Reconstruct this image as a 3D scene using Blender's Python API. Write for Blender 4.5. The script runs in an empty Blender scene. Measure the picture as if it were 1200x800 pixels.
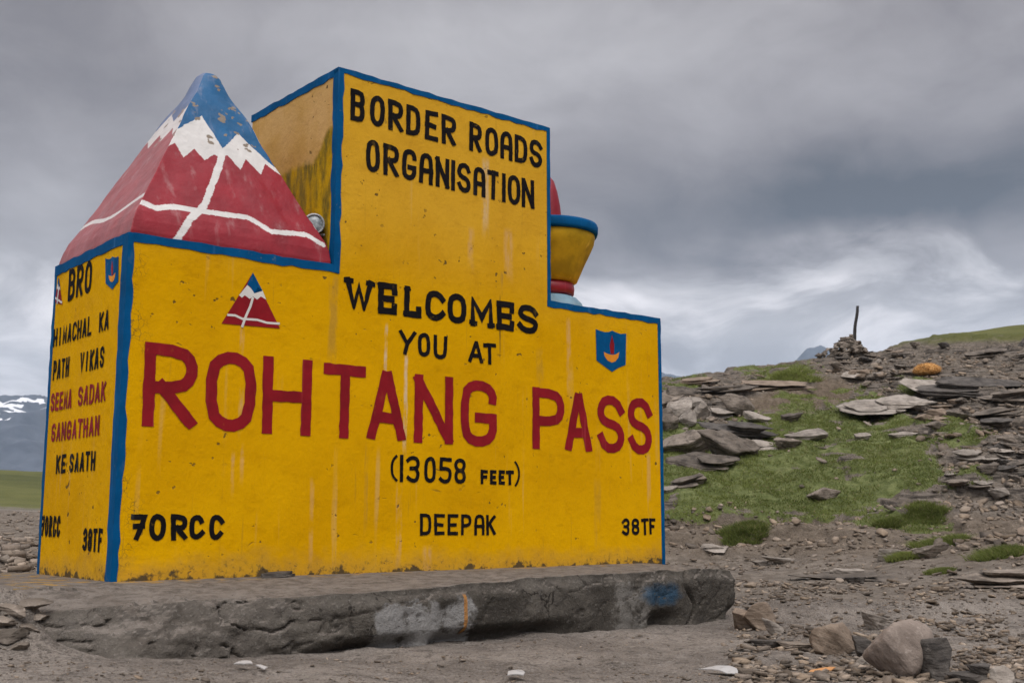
import bpy, bmesh, math, random
import numpy as np
from mathutils import Vector, Matrix

random.seed(7)
RNG = np.random.default_rng(11)
R = math.radians
scene = bpy.context.scene
COL = scene.collection

# ------------------------------------------------------------------ camera
CAM_Z = 0.72
PITCH = math.atan(207.0 / 1349.0)
FPX = 1349.0                                    # focal length in pixels of the 1200 px wide photograph
cam_data = bpy.data.cameras.new('camera')
cam = bpy.data.objects.new('camera', cam_data)
COL.objects.link(cam)
cam.location = (0, 0, CAM_Z)
cam.rotation_euler = (math.pi / 2 + PITCH, 0, 0)
cam_data.sensor_width = 36.0
cam_data.lens = 36.0 * FPX / 1200.0
cam_data.clip_start = 0.1
cam_data.clip_end = 30000
cam_data.dof.use_dof = True
cam_data.dof.focus_distance = 8.2
cam_data.dof.aperture_fstop = 6.3
scene.camera = cam

# ------------------------------------------------------------------ sky, sun, exposure
SUN_DIR = Vector((0.06, -0.70, 1.0)).normalized()
SUN_EL = math.asin(SUN_DIR.z)
SUN_ROT = math.atan2(SUN_DIR.x, SUN_DIR.y)
world = bpy.data.worlds.new('World')
scene.world = world
world.use_nodes = True


class NT:
    """small helper round a node tree"""
    def __init__(self, tree):
        self.t = tree
        self.L = tree.links

    def n(self, typ, **kw):
        nd = self.t.nodes.new(typ)
        for k, v in kw.items():
            setattr(nd, k, v)
        return nd

    def put(self, sock, val):
        if hasattr(val, 'links'):
            self.L.new(val, sock)
        elif val is not None:
            if isinstance(val, (tuple, list)) and len(val) == 3 and getattr(sock, 'type', '') == 'RGBA':
                val = (*val, 1.0)
            sock.default_value = val

    def math(self, op, a, b=None, c=None, clamp=False):
        nd = self.n('ShaderNodeMath', operation=op)
        nd.use_clamp = clamp
        for i, v in enumerate((a, b, c)):
            if v is not None:
                self.put(nd.inputs[i], v)
        return nd.outputs[0]

    def vmath(self, op, a, b=None):
        nd = self.n('ShaderNodeVectorMath', operation=op)
        self.put(nd.inputs[0], a)
        if b is not None:
            self.put(nd.inputs[1], b)
        return nd.outputs['Value'] if op in ('DOT_PRODUCT', 'LENGTH', 'DISTANCE') else nd.outputs[0]

    def scale(self, vec, s):
        return self.vmath('MULTIPLY', vec, s)

    def noise(self, vec, scale=5, detail=4, rough=0.55, dist=0.0, col=False):
        nd = self.n('ShaderNodeTexNoise')
        if vec is not None:
            self.put(nd.inputs['Vector'], vec)
        nd.inputs['Scale'].default_value = scale
        nd.inputs['Detail'].default_value = detail
        nd.inputs['Roughness'].default_value = rough
        nd.inputs['Distortion'].default_value = dist
        return nd.outputs['Color'] if col else nd.outputs['Fac']

    def voro(self, vec, scale=5, feature='F1', out='Distance'):
        nd = self.n('ShaderNodeTexVoronoi', feature=feature)
        self.put(nd.inputs['Vector'], vec)
        nd.inputs['Scale'].default_value = scale
        return nd.outputs[out]

    def ramp(self, fac, a, b, lo=0.0, hi=1.0):
        nd = self.n('ShaderNodeMapRange', interpolation_type='SMOOTHSTEP')
        self.put(nd.inputs['Value'], fac)
        nd.inputs['From Min'].default_value = a
        nd.inputs['From Max'].default_value = b
        nd.inputs['To Min'].default_value = lo
        nd.inputs['To Max'].default_value = hi
        return nd.outputs[0]

    def mix(self, fac, a, b, blend='MIX'):
        nd = self.n('ShaderNodeMix', data_type='RGBA', blend_type=blend)
        self.put(nd.inputs[0], fac)
        self.put(nd.inputs[6], a)
        self.put(nd.inputs[7], b)
        return nd.outputs[2]

    def xyz(self, vec):
        nd = self.n('ShaderNodeSeparateXYZ')
        self.put(nd.inputs[0], vec)
        return nd.outputs

    def comb(self, x, y, z):
        nd = self.n('ShaderNodeCombineXYZ')
        for i, v in enumerate((x, y, z)):
            self.put(nd.inputs[i], v)
        return nd.outputs[0]


def pixel_dir(px, py):
    f = Vector((0, math.cos(PITCH), math.sin(PITCH)))
    u = Vector((0, -math.sin(PITCH), math.cos(PITCH)))
    return (f + Vector((1, 0, 0)) * ((px - 600) / FPX) + u * ((400 - py) / FPX))


w = NT(world.node_tree)
w.t.nodes.clear()
tc = w.n('ShaderNodeTexCoord').outputs['Generated']
sx, sy, sz = w.xyz(tc)
den = w.math('ADD', w.math('MAXIMUM', sz, 0.0), 0.16)
plane = w.comb(w.math('DIVIDE', sx, den), w.math('DIVIDE', sy, den), 0.0)
warp = w.noise(plane, 0.9, 5, 0.55, col=True)
wdir = w.vmath('ADD', tc, w.scale(w.vmath('SUBTRACT', warp, (0.5, 0.5, 0.5)), (0.22, 0.22, 0.16)))
wx, wy, wz = w.xyz(wdir)
cdir = w.vmath('ADD', tc, w.scale(w.vmath('SUBTRACT', w.noise(tc, 4.0, 4, 0.5, col=True), (0.5, 0.5, 0.5)), (0.14, 0.14, 0.09)))
cloud_big = w.noise(w.scale(cdir, (2.6, 2.6, 5.2)), 1.0, 5, 0.5, 0.4)
cloud_fine = w.noise(w.scale(cdir, (7.0, 7.0, 13.0)), 1.0, 9, 0.6, 0.35)


def sky_spot(px, py, rx, rz):
    """soft patch of cloud, brighter or darker, round one direction of the sky"""
    d = pixel_dir(px, py).normalized()
    dx = w.math('DIVIDE', w.math('SUBTRACT', wx, d.x), rx)
    dz = w.math('DIVIDE', w.math('SUBTRACT', wz, d.z), rz)
    front = w.ramp(wy, 0.0, 0.4)
    q = w.math('ADD', w.math('MULTIPLY', dx, dx), w.math('MULTIPLY', dz, dz))
    return w.math('MULTIPLY', w.math('EXPONENT', w.math('MULTIPLY', q, -1.0)), front)


lum = w.math('ADD', 0.255, w.math('MULTIPLY', w.math('SUBTRACT', cloud_big, 0.5), 0.42))
lum = w.math('ADD', lum, w.math('MULTIPLY', w.math('SUBTRACT', cloud_fine, 0.5), 0.34))
for (px, py, rx, rz, k) in ((990, 258, 0.20, 0.055, -0.215), (640, 235, 0.12, 0.05, -0.03), (60, 60, 0.12, 0.05, -0.10),
                            (330, 60, 0.14, 0.07, 0.10), (30, 290, 0.10, 0.08, 0.08), (1170, 120, 0.12, 0.05, 0.02),
                            (660, 20, 0.20, 0.05, 0.15), (1000, 60, 0.2, 0.05, 0.05), (715, 345, 0.05, 0.022, 0.40), (20, 425, 0.07, 0.03, 0.16), (25, 230, 0.05, 0.025, 0.08), (880, 385, 0.12, 0.022, 0.16)):
    lum = w.math('ADD', lum, w.math('MULTIPLY', sky_spot(px, py, rx, rz), k))
puff = w.noise(w.scale(cdir, (6.0, 6.0, 14.0)), 1.0, 8, 0.6, 0.6)
low = w.math('MULTIPLY', w.ramp(wz, 0.232, 0.178), w.ramp(puff, 0.36, 0.62, 0.20, 1.0))
lum = w.math('ADD', lum, w.math('MULTIPLY', low, 0.62))
# overcast dome: brighter towards the zenith and round the veiled sun behind the camera
zen = w.ramp(sz, 0.42, 0.9)
back = w.ramp(w.vmath('DOT_PRODUCT', tc, tuple(SUN_DIR)), 0.45, 1.0)
lum = w.math('ADD', lum, w.math('MULTIPLY', zen, 0.85))
lum = w.math('ADD', lum, w.math('MULTIPLY', back, 1.3))
lum = w.math('MAXIMUM', lum, 0.04)
ccol = w.mix(w.ramp(lum, 0.1, 0.5), (1.0, 0.865, 0.87), (1.0, 0.945, 0.955))
cloud_bg = w.n('ShaderNodeBackground')
w.put(cloud_bg.inputs[0], ccol)
w.put(cloud_bg.inputs[1], lum)
nish = w.n('ShaderNodeTexSky', sky_type='NISHITA')
nish.sun_disc = False
nish.sun_elevation = SUN_EL
nish.sun_rotation = SUN_ROT
nish.altitude = 3900
nbg = w.n('ShaderNodeBackground')
w.put(nbg.inputs[0], nish.outputs[0])
nbg.inputs[1].default_value = 0.06
mixs = w.n('ShaderNodeMixShader')
mixs.inputs[0].default_value = 0.97
w.L.new(nbg.outputs[0], mixs.inputs[1])
w.L.new(cloud_bg.outputs[0], mixs.inputs[2])
wo = w.n('ShaderNodeOutputWorld')
w.L.new(mixs.outputs[0], wo.inputs[0])

sun_data = bpy.data.lights.new('sun', 'SUN')
sun_data.energy = 1.25
sun_data.angle = R(22)
sun_data.color = (1.0, 0.965, 0.91)
sun = bpy.data.objects.new('sun', sun_data)
COL.objects.link(sun)
sun.location = (2, -8, 14)
sun.rotation_euler = SUN_DIR.to_track_quat('Z', 'Y').to_euler()

scene.view_settings.view_transform = 'Standard'
scene.view_settings.look = 'None'
scene.view_settings.gamma = 1.0
scene.view_settings.use_curve_mapping = False
scene.view_settings.exposure = 0.12
scene.render.engine = 'CYCLES'
scene.cycles.max_bounces = 6
scene.cycles.volume_bounces = 0

# ------------------------------------------------------------------ helpers


def tag(o, label=None, cat=None, group=None, kind=None):
    if label:
        o['label'] = label
    if cat:
        o['category'] = cat
    if group:
        o['group'] = group
    o['kind'] = kind or 'thing'
    return o


def empty(name, loc=(0, 0, 0), rz=0.0):
    o = bpy.data.objects.new(name, None)
    COL.objects.link(o)
    o.location = loc
    o.rotation_euler = (0, 0, rz)
    o.empty_display_size = 0.2
    return o


def link(name, me, mat=None, parent=None, smooth=False):
    if mat:
        me.materials.append(mat)
    o = bpy.data.objects.new(name, me)
    COL.objects.link(o)
    if parent:
        o.parent = parent
    if smooth:
        me.polygons.foreach_set('use_smooth', np.ones(len(me.polygons), dtype=bool))
    return o


def np_mesh(name, verts, faces, cols=None, k=None):
    """mesh from numpy arrays; faces all with k corners"""
    me = bpy.data.meshes.new(name)
    verts = np.asarray(verts, dtype=np.float32)
    faces = np.asarray(faces, dtype=np.int32)
    k = faces.shape[1]
    me.vertices.add(len(verts))
    me.vertices.foreach_set('co', verts.ravel())
    me.loops.add(faces.size)
    me.loops.foreach_set('vertex_index', faces.ravel())
    me.polygons.add(len(faces))
    me.polygons.foreach_set('loop_start', np.arange(0, faces.size, k, dtype=np.int32))
    me.update(calc_edges=True)
    if cols is not None:
        for nm, c in cols.items():
            a = me.color_attributes.new(nm, 'FLOAT_COLOR', 'POINT')
            c = np.asarray(c, dtype=np.float32)
            if c.shape[1] == 3:
                c = np.hstack([c, np.ones((len(c), 1), dtype=np.float32)])
            a.data.foreach_set('color', c.ravel())
    me.validate()
    return me


def bm_mesh(name, bm):
    bmesh.ops.recalc_face_normals(bm, faces=bm.faces)
    me = bpy.data.meshes.new(name)
    bm.to_mesh(me)
    bm.free()
    return me


def _hash(ix, iy, seed):
    h = (ix.astype(np.int64) * 374761393 + iy.astype(np.int64) * 668265263 + seed * 974634777) & 0x7fffffff
    h = ((h ^ (h >> 13)) * 1274126177) & 0x7fffffff
    h = h ^ (h >> 16)
    return (h & 0xffff) / 65535.0


def vnoise(x, y, seed=0):
    x = np.asarray(x, dtype=np.float64)
    y = np.asarray(y, dtype=np.float64)
    ix, iy = np.floor(x), np.floor(y)
    fx, fy = x - ix, y - iy
    fx = fx * fx * fx * (fx * (fx * 6 - 15) + 10)
    fy = fy * fy * fy * (fy * (fy * 6 - 15) + 10)
    a, b = _hash(ix, iy, seed), _hash(ix + 1, iy, seed)
    c, d = _hash(ix, iy + 1, seed), _hash(ix + 1, iy + 1, seed)
    return (a * (1 - fx) + b * fx) * (1 - fy) + (c * (1 - fx) + d * fx) * fy


def fbm(x, y, octv=4, seed=0, gain=0.5):
    s, a, t = 0.0, 1.0, 0.0
    x, y = np.asarray(x, float), np.asarray(y, float)
    for i in range(octv):
        ca, sa = math.cos(0.6 * i), math.sin(0.6 * i)
        xr, yr = x * ca - y * sa, x * sa + y * ca
        s = s + a * vnoise(xr * 2 ** i + 17.3 * i, yr * 2 ** i - 9.1 * i, seed + i)
        t += a
        a *= gain
    return s / t


def sstep(x, a, b):
    t = np.clip((np.asarray(x, float) - a) / (b - a), 0, 1)
    return t * t * (3 - 2 * t)


def project(x, y, z):
    """photograph pixel (1200 x 800) of a world point"""
    c, s = math.cos(PITCH), math.sin(PITCH)
    zz = z - CAM_Z
    dep = y * c + zz * s
    up = -y * s + zz * c
    dep = np.where(np.abs(dep) < 1e-3, 1e-3, dep)
    return 600 + FPX * x / dep, 400 - FPX * up / dep, dep


def new_mat(name):
    m = bpy.data.materials.new(name)
    m.use_nodes = True
    nt = NT(m.node_tree)
    b = m.node_tree.nodes['Principled BSDF']
    return m, nt, b


def set_bump(nt, b, height, strength=0.3, dist=0.01, prev=None):
    bp = nt.n('ShaderNodeBump')
    bp.inputs['Strength'].default_value = strength
    bp.inputs['Distance'].default_value = dist
    nt.put(bp.inputs['Height'], height)
    if prev is not None:
        nt.put(bp.inputs['Normal'], prev)
    nt.L.new(bp.outputs[0], b.inputs['Normal'])
    return bp.outputs[0]


def obj_co(nt):
    return nt.n('ShaderNodeTexCoord').outputs['Object']


def world_co(nt):
    return nt.n('ShaderNodeNewGeometry').outputs['Position']


# ------------------------------------------------------------------ the monument's frame of reference
YAW = math.atan2(0.64412363, 0.76492140)
U = np.array([0.76492140, 0.64412363, 0.0])
V = np.array([-0.64412363, 0.76492140, 0.0])
P0 = np.array([-2.21920395, 6.5, CAM_Z - 0.3640326])
BASE_Z = P0[2]


def ray_np(px, py):
    d = pixel_dir(px, py)
    return np.array([d.x, d.y, d.z])


CAMP = np.array([0, 0, CAM_Z])


def on_front(px, py):
    r = ray_np(px, py)
    t = (V @ (P0 - CAMP)) / (V @ r)
    d = CAMP + r * t - P0
    return d @ U, d[2]


def on_side(px, py):
    r = ray_np(px, py)
    t = (U @ (P0 - CAMP)) / (U @ r)
    d = CAMP + r * t - P0
    return d @ V, d[2]


def to_local(x, y):
    dx, dy = x - P0[0], y - P0[1]
    return dx * U[0] + dy * U[1], dx * V[0] + dy * V[1]


def from_local(u, v):
    return P0[0] + u * U[0] + v * V[0], P0[1] + u * U[1] + v * V[1]


# ------------------------------------------------------------------ terrain height
def tan_el(px, py):
    r = ray_np(px, py)
    return r[2] / math.hypot(r[0], r[1])


def azim(px):
    return math.atan2(px - 600, FPX * math.cos(PITCH) + (400 - 560) * -0.0)   # azimuth of a column near the ground


def Y(px, d, py):
    return (d, CAM_Z + tan_el(px, py) * d)


COLS = [
    (-900, [(1, 0), (8, 0), (12, .33), (33, .42), (45, .9), (60, 1.1), (90, 2.0), (200, 8), (420, 14)]),
    (0, [(1, 0), (8, 0), (12, .33), (33, .42), Y(0, 45, 599), (60, 1.1), Y(0, 90, 588), Y(0, 200, 549), (300, 6), (420, 4)]),
    (60, [(1, 0), (8, 0), (12, .33), (33, .42), Y(60, 45, 600), (60, 1.0), Y(60, 90, 590), Y(60, 200, 551), (300, 6), (420, 4)]),
    (250, [(1, 0), (10, 0), (14, .2), (33, .6), (45, 1.2), (60, 1.4), (90, 2.2), (200, 8), (300, 6), (420, 4)]),
    (600, [(1, 0), (16, 0), (22, .9), (32, 3.0), (42, 4.6), (55, 4.6), (90, 3.5), (200, 3), (420, 3)]),
    (780, [(1, 0), (18, 0), Y(780, 23, 605), Y(780, 30, 515), Y(780, 42, 446), Y(780, 48, 448), (80, 4.2), (200, 3), (420, 3)]),
    (900, [(1, 0), (17.5, 0), Y(900, 23.5, 605), Y(900, 32, 500), Y(900, 43, 427), Y(900, 50, 428), (80, 5), (200, 3), (420, 3)]),
    (1000, [(1, 0), (16, 0), Y(1000, 23, 602), Y(1000, 33, 495), Y(1000, 46, 411), Y(1000, 54, 412), (80, 7), (130, 6), (420, 5)]),
    (1060, [(1, 0), (15, 0), Y(1060, 23, 600), Y(1060, 33, 490), Y(1060, 47, 408), Y(1060, 56, 406), Y(1060, 90, 405), (130, 8), (420, 5)]),
    (1130, [(1, 0), (14, 0), Y(1130, 22, 604), Y(1130, 33, 488), Y(1130, 47, 405), Y(1130, 56, 403), Y(1130, 92, 394), Y(1130, 130, 397), (420, 9)]),
    (1200, [(1, 0), (13, 0), Y(1200, 22, 606), Y(1200, 33, 486), Y(1200, 47, 403), Y(1200, 56, 401), Y(1200, 95, 384.5), Y(1200, 140, 387), (420, 12)]),
    (1700, [(1, 0), (11, 0), Y(1700, 20, 606), Y(1700, 31, 486), Y(1700, 46, 400), Y(1700, 56, 392), Y(1700, 95, 372), Y(1700, 140, 372), (420, 18)]),
]
DGRID = np.linspace(math.log(1.0), math.log(420.0), 700)
AZC = np.array([azim(c[0]) for c in COLS])
TAB = []
for c in COLS:
    ds = np.array([math.log(p[0]) for p in c[1]])
    hs = np.array([p[1] for p in c[1]])
    h = np.interp(DGRID, ds, hs)
    k = np.hanning(25)
    k /= k.sum()
    h = np.convolve(np.pad(h, 12, mode='edge'), k, mode='valid')
    TAB.append(h)
TAB = np.array(TAB)


def base_height(x, y):
    d = np.clip(np.hypot(x, y), 1.0, 419.0)
    az = np.clip(np.arctan2(x, y), AZC[0], AZC[-1])
    i = np.clip(np.searchsorted(AZC, az) - 1, 0, len(AZC) - 2)
    f = (az - AZC[i]) / (AZC[i + 1] - AZC[i])
    f = f * f * (3 - 2 * f)
    g = (np.log(d) - DGRID[0]) / (DGRID[1] - DGRID[0])
    j = np.clip(np.floor(g).astype(int), 0, len(DGRID) - 2)
    q = g - j
    def at(ii):
        return TAB[ii, j] * (1 - q) + TAB[ii, j + 1] * q
    return at(i) * (1 - f) + at(i + 1) * f


def rubble_weight(x, y):
    """1 on the stony hillside, 0 on the flat"""
    d = np.hypot(x, y)
    az = np.arctan2(x, y)
    return sstep(d, 16, 22) * (1 - sstep(d, 60, 80)) * sstep(az, -0.15, 0.05)


def height(x, y):
    x, y = np.asarray(x, float), np.asarray(y, float)
    h = base_height(x, y)
    d = np.hypot(x, y)
    u, v = to_local(x, y)
    # bank of trodden earth left of the plinth
    wob = (fbm(x * 1.3, y * 1.3, 3, 40) - 0.5) * 0.7
    wob2 = (fbm(x * 1.9, y * 1.9, 3, 43) - 0.5) * 0.5
    rise = 0.325 * sstep(v + wob * 0.4, -1.20, -0.45) * (1 - sstep(u + wob2 * 0.6, -0.80, -0.40)) * (1 - sstep(d, 13, 18))
    bl_ = fbm(x * 3.2, y * 3.2, 4, 41)
    rise = rise * (0.80 + 0.4 * bl_)
    ck_ = np.abs(fbm(x * 1.6, y * 1.6, 4, 47) - 0.5)
    rise = rise - np.exp(-(ck_ / 0.008) ** 2) * 0.05 * sstep(rise, 0.05, 0.2)
    h = np.maximum(h, rise)
    h = h + np.interp(u, [-3, -0.7, 0.3, 1.4, 2.3, 4.2], [.13, .115, .06, .025, .008, 0.0]) * (1 - sstep(v, -0.7, -0.3)) * (1 - sstep(d, 9, 12))
    # a low slate shelf right of the plinth
    shelf = 0.07 * sstep(v + 0.25 * (fbm(x * 1.1, y * 1.1, 3, 44) - 0.5) + 0.27 * (u - 4.0), -1.35, -1.05) * sstep(u, 4.3, 5.0) * (1 - sstep(d, 11, 14))
    h = h + shelf
    near = 1 - sstep(d, 14, 24)
    h = h + near * ((fbm(x * 0.9, y * 0.9, 4, 3) - 0.5) * 0.05 + (fbm(x * 4, y * 4, 5, 5, 0.6) - 0.5) * 0.045 + (np.abs(fbm(x * 1.5, y * 1.5, 5, 7, 0.6) - 0.5) - 0.1) * 0.06)
    # splintered slate lying in low steps on the near right
    sl = near * sstep(u, 3.6, 4.6) * sstep(fbm(x * 0.5, y * 0.5, 3, 52), 0.35, 0.55)
    lay = fbm(x * 1.7, y * 3.2, 4, 9) * 6.0
    h = h + sl * (np.floor(lay) + sstep(lay - np.floor(lay), 0.75, 1.0) - lay * 0.9) * 0.018
    rw = rubble_weight(x, y)
    far = sstep(d, 60, 110)
    h = h + rw * ((fbm(x * 0.28, y * 0.28, 4, 13) - 0.5) * 0.85 + (fbm(x * 1.1, y * 1.1, 4, 15) - 0.5) * 0.26)
    h = h + far * (fbm(x * 0.03, y * 0.03, 5, 21) - 0.5) * 1.6
    g = gmask(x, y, h)
    st = h / 0.42 + 2.2 * (fbm(x * 0.22, y * 0.22, 3, 17) - 0.5)
    fr = st - np.floor(st)
    h = h + rw * (1 - g) * (sstep(fr, 0.66, 0.88) - fr) * 0.30
    st2 = h / 0.17 + 3.0 * (fbm(x * 0.35, y * 0.35, 4, 117) - 0.5)
    fr2 = st2 - np.floor(st2)
    h = h + rw * (1 - g) * (sstep(fr2, 0.70, 0.92) - fr2) * 0.13 * sstep(fbm(x * 0.3, y * 0.3, 3, 119), 0.38, 0.55)
    h = h + rw * (1 - g) * (fbm(x * 3.1, y * 3.1, 4, 121, 0.6) - 0.5) * 0.16
    h = h + rw * g * ((fbm(x * 1.4, y * 1.4, 3, 123) - 0.5) * 0.26 + (fbm(x * 4.5, y * 4.5, 4, 125) - 0.5) * 0.10)
    midl = sstep(d, 9, 16) * (1 - sstep(d, 60, 90)) * (1 - sstep(np.arctan2(x, y), -0.25, -0.1))
    h = h + midl * ((fbm(x * 1.2, y * 1.2, 4, 23) - 0.5) * 0.10)
    return h


GRASS_POLYS = [
    [(690, 520), (740, 506), (800, 492), (860, 500), (870, 488), (905, 480), (955, 476), (1000, 476), (1010, 492), (1060, 484), (1098, 498),
     (1088, 520), (1112, 556), (1098, 584), (1040, 592), (990, 606), (930, 610), (900, 602), (850, 600), (810, 606), (740, 598), (700, 580)],
    [(985, 470), (1000, 456), (1030, 450), (1036, 458), (1010, 470), (992, 478)],
    [(1050, 460), (1068, 446), (1100, 448), (1108, 462), (1080, 468)],
    [(885, 446), (905, 428), (950, 424), (960, 436), (920, 446)],
    [(770, 462), (780, 444), (830, 440), (822, 456), (790, 462)],
    [(1098, 500), (1112, 486), (1150, 500), (1140, 528), (1110, 530)],
    [(905, 474), (925, 462), (968, 462), (960, 476)],
    [(1000, 608), (1030, 600), (1100, 604), (1085, 622), (1020, 622)],
    [(848, 628), (868, 612), (898, 618), (890, 630)],
    [(1122, 560), (1140, 548), (1182, 552), (1170, 566)],
]
MEADOW_POLY = [(1010, 411), (1060, 402), (1140, 399), (1300, 402), (1300, 340), (1010, 340)]


def poly_soft(px, py, poly, soft):
    """about 1 inside a polygon, 0 outside, soft edge in pixels"""
    px, py = np.asarray(px, float), np.asarray(py, float)
    inside = np.zeros(px.shape, bool)
    dist = np.full(px.shape, 1e9)
    n = len(poly)
    for i in range(n):
        x1, y1 = poly[i]
        x2, y2 = poly[(i + 1) % n]
        cond = ((y1 > py) != (y2 > py)) & (px < (x2 - x1) * (py - y1) / ((y2 - y1) + 1e-9) + x1)
        inside ^= cond
        dx, dy = x2 - x1, y2 - y1
        t = np.clip(((px - x1) * dx + (py - y1) * dy) / (dx * dx + dy * dy), 0, 1)
        dist = np.minimum(dist, np.hypot(px - x1 - t * dx, py - y1 - t * dy))
    return sstep(np.where(inside, dist, -dist), -soft, soft)


def gmask(x, y, h):
    px, py, dep = project(x, y, h)
    ok = (dep > 8) & (dep < 70)
    n1 = (fbm(x * 0.55, y * 0.55, 4, 31) - 0.5)
    n2 = (fbm(x * 2.2, y * 2.2, 3, 33) - 0.5)
    n3 = (fbm(x * 6, y * 6, 3, 35) - 0.5)
    qx, qy = px + n1 * 70 + n2 * 34 + n3 * 10, py + n1 * 26 + n2 * 22 + n3 * 8
    m = np.zeros(np.shape(px))
    for p in GRASS_POLYS:
        m = np.maximum(m, poly_soft(qx, qy, p, 8))
    # bare scuffed spots within the turf
    m = m * sstep(fbm(x * 1.1, y * 1.1, 5, 37, 0.62) + 0.085, 0.38, 0.47)
    return np.where(ok, m, 0)


def ground_hit(px, py, dmin=3.5, dmax=150):
    """first point of the ground along a pixel's ray"""
    r = ray_np(px, py)
    hr = math.hypot(r[0], r[1])
    d = np.exp(np.linspace(math.log(dmin), math.log(dmax), 900))
    t = d / hr
    z = CAM_Z + r[2] * t
    hh = height(r[0] * t, r[1] * t)
    idx = np.argmax(hh >= z)
    if hh[idx] < z[idx]:
        idx = len(d) - 1
    return np.array([r[0] * t[idx], r[1] * t[idx], hh[idx]]), d[idx]


# ------------------------------------------------------------------ ground sheet
az_in = np.arange(R(-31), R(31), R(0.095))
az_out = np.linspace(R(31), R(329), 80)
AZ = np.concatenate([az_in, az_out])
RR = np.exp(np.concatenate([np.linspace(math.log(0.5), math.log(4.0), 12, endpoint=False),
                            np.linspace(math.log(4.0), math.log(15.0), 250, endpoint=False),
                            np.linspace(math.log(15.0), math.log(54.0), 560, endpoint=False),
                            np.linspace(math.log(54.0), math.log(60.0), 20, endpoint=False),
                            np.linspace(math.log(60.0), math.log(430.0), 80)]))
A2, R2 = np.meshgrid(AZ, RR)
gx, gy = R2 * np.sin(A2), R2 * np.cos(A2)
gz = height(gx.ravel(), gy.ravel()).reshape(gx.shape)
px, py, dep = project(gx, gy, gz)
front = dep > 0.5
gm = gmask(gx, gy, gz)
wx1 = (fbm(gx * 0.5, gy * 0.5, 4, 61) - 0.5)
wx2 = (fbm(gx * 2.0, gy * 2.0, 3, 63) - 0.5)
qx, qy = px + wx1 * 40 + wx2 * 15, py + wx1 * 14 + wx2 * 8
meadow = poly_soft(qx, py + wx1 * 6, MEADOW_POLY, 5) * sstep(R2, 44, 56) * front
azg = np.arctan2(gx, gy)
meadow = np.maximum(meadow, sstep(R2 + wx1 * 30, 60, 78) * (1 - sstep(azg, -0.1, 0.1)))
meadow = np.maximum(meadow, sstep(R2, 70, 95))
brown = poly_soft(qx, qy, [(858, 482), (872, 462), (955, 440), (1000, 442), (992, 466), (940, 484)], 4) * front
brown = np.maximum(brown, sstep(qy, 596, 612) * (1 - sstep(qy, 648, 672)) * (R2 > 9) * front * 0.85)
pale = sstep(R2, 8, 10) * (1 - sstep(R2, 45, 60)) * (azg < -0.2) * 1.3
pale = np.maximum(pale, 0) + sstep(qy, 645, 662) * (1 - sstep(qy, 692, 706)) * (R2 > 9) * front * (azg > 0.1)
rubble = rubble_weight(gx, gy) * (1 - gm) * (1 - brown)
cov = np.stack([np.maximum(gm, 0), meadow, brown], -1).reshape(-1, 3)
cov2 = np.stack([pale, rubble, sstep(R2, 6, 12)], -1).reshape(-1, 3)
nr, na = gx.shape
vid = np.arange(nr * na).reshape(nr, na)
va, vb = vid[:-1, :], vid[1:, :]
fa = np.stack([va, np.roll(va, -1, 1), np.roll(vb, -1, 1), vb], -1).reshape(-1, 4)[:, ::-1]
gverts = np.stack([gx, gy, gz], -1).reshape(-1, 3)
# outer skirt far out, sinking to the valley so the sheet reaches the horizon
ground_me = np_mesh('ground', gverts, fa, {'cover': cov, 'cover_b': cov2})

m, nt, b = new_mat('ground_earth')
co = world_co(nt)
att = nt.n('ShaderNodeVertexColor', layer_name='cover')
gr, me_, br = nt.n('ShaderNodeSeparateColor').outputs[0:3] if False else (None, None, None)
sc = nt.n('ShaderNodeSeparateColor')
nt.L.new(att.outputs[0], sc.inputs[0])
gr, me_, br = sc.outputs[0:3]
att2 = nt.n('ShaderNodeVertexColor', layer_name='cover_b')
sc2 = nt.n('ShaderNodeSeparateColor')
nt.L.new(att2.outputs[0], sc2.inputs[0])
pl_, ru_, fr_ = sc2.outputs[0:3]
nbig = nt.noise(co, 0.8, 6, 0.6)
nmid = nt.noise(co, 5.0, 6, 0.62)
nfin = nt.noise(co, 38.0, 5, 0.65)
nspk = nt.voro(co, 55.0)
dirt = nt.mix(nt.ramp(nbig, 0.35, 0.65), (0.152, 0.130, 0.110), (0.272, 0.238, 0.204))
dirt = nt.mix(nt.ramp(nmid, 0.52, 0.72, 0, 0.7), dirt, (0.095, 0.080, 0.070))
dirt = nt.mix(nt.ramp(nfin, 0.58, 0.72, 0, 0.5), dirt, (0.28, 0.262, 0.245))
dirt = nt.mix(nt.ramp(nfin, 0.43, 0.33, 0, 0.8), dirt, (0.045, 0.038, 0.032))
nd1 = nt.noise(co, 95.0, 4, 0.7)
nd2 = nt.noise(nt.scale(co, (16.0, 26.0, 20.0)), 1.0, 6, 0.7)
nd3 = nt.noise(nt.vmath('ADD', co, (4, 9, 1)), 7.0, 7, 0.68)
nd4 = nt.noise(nt.scale(co, (9.0, 4.5, 9.0)), 1.0, 7, 0.7)
dirt = nt.mix(nt.ramp(nd3, 0.47, 0.36, 0, 0.6), dirt, (0.070, 0.059, 0.049))
dirt = nt.mix(nt.ramp(nd4, 0.55, 0.66, 0, 0.5), dirt, (0.31, 0.28, 0.25))
dirt = nt.mix(nt.ramp(nd4, 0.41, 0.35, 0, 0.7), dirt, (0.052, 0.044, 0.036))
dirt = nt.mix(nt.ramp(nd1, 0.50, 0.66, 0, 0.55), dirt, (0.33, 0.30, 0.27))
dirt = nt.mix(nt.ramp(nd1, 0.47, 0.34, 0, 0.65), dirt, (0.055, 0.047, 0.040))
dirt = nt.mix(nt.ramp(nd2, 0.44, 0.33, 0, 0.75), dirt, (0.060, 0.051, 0.043))
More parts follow.
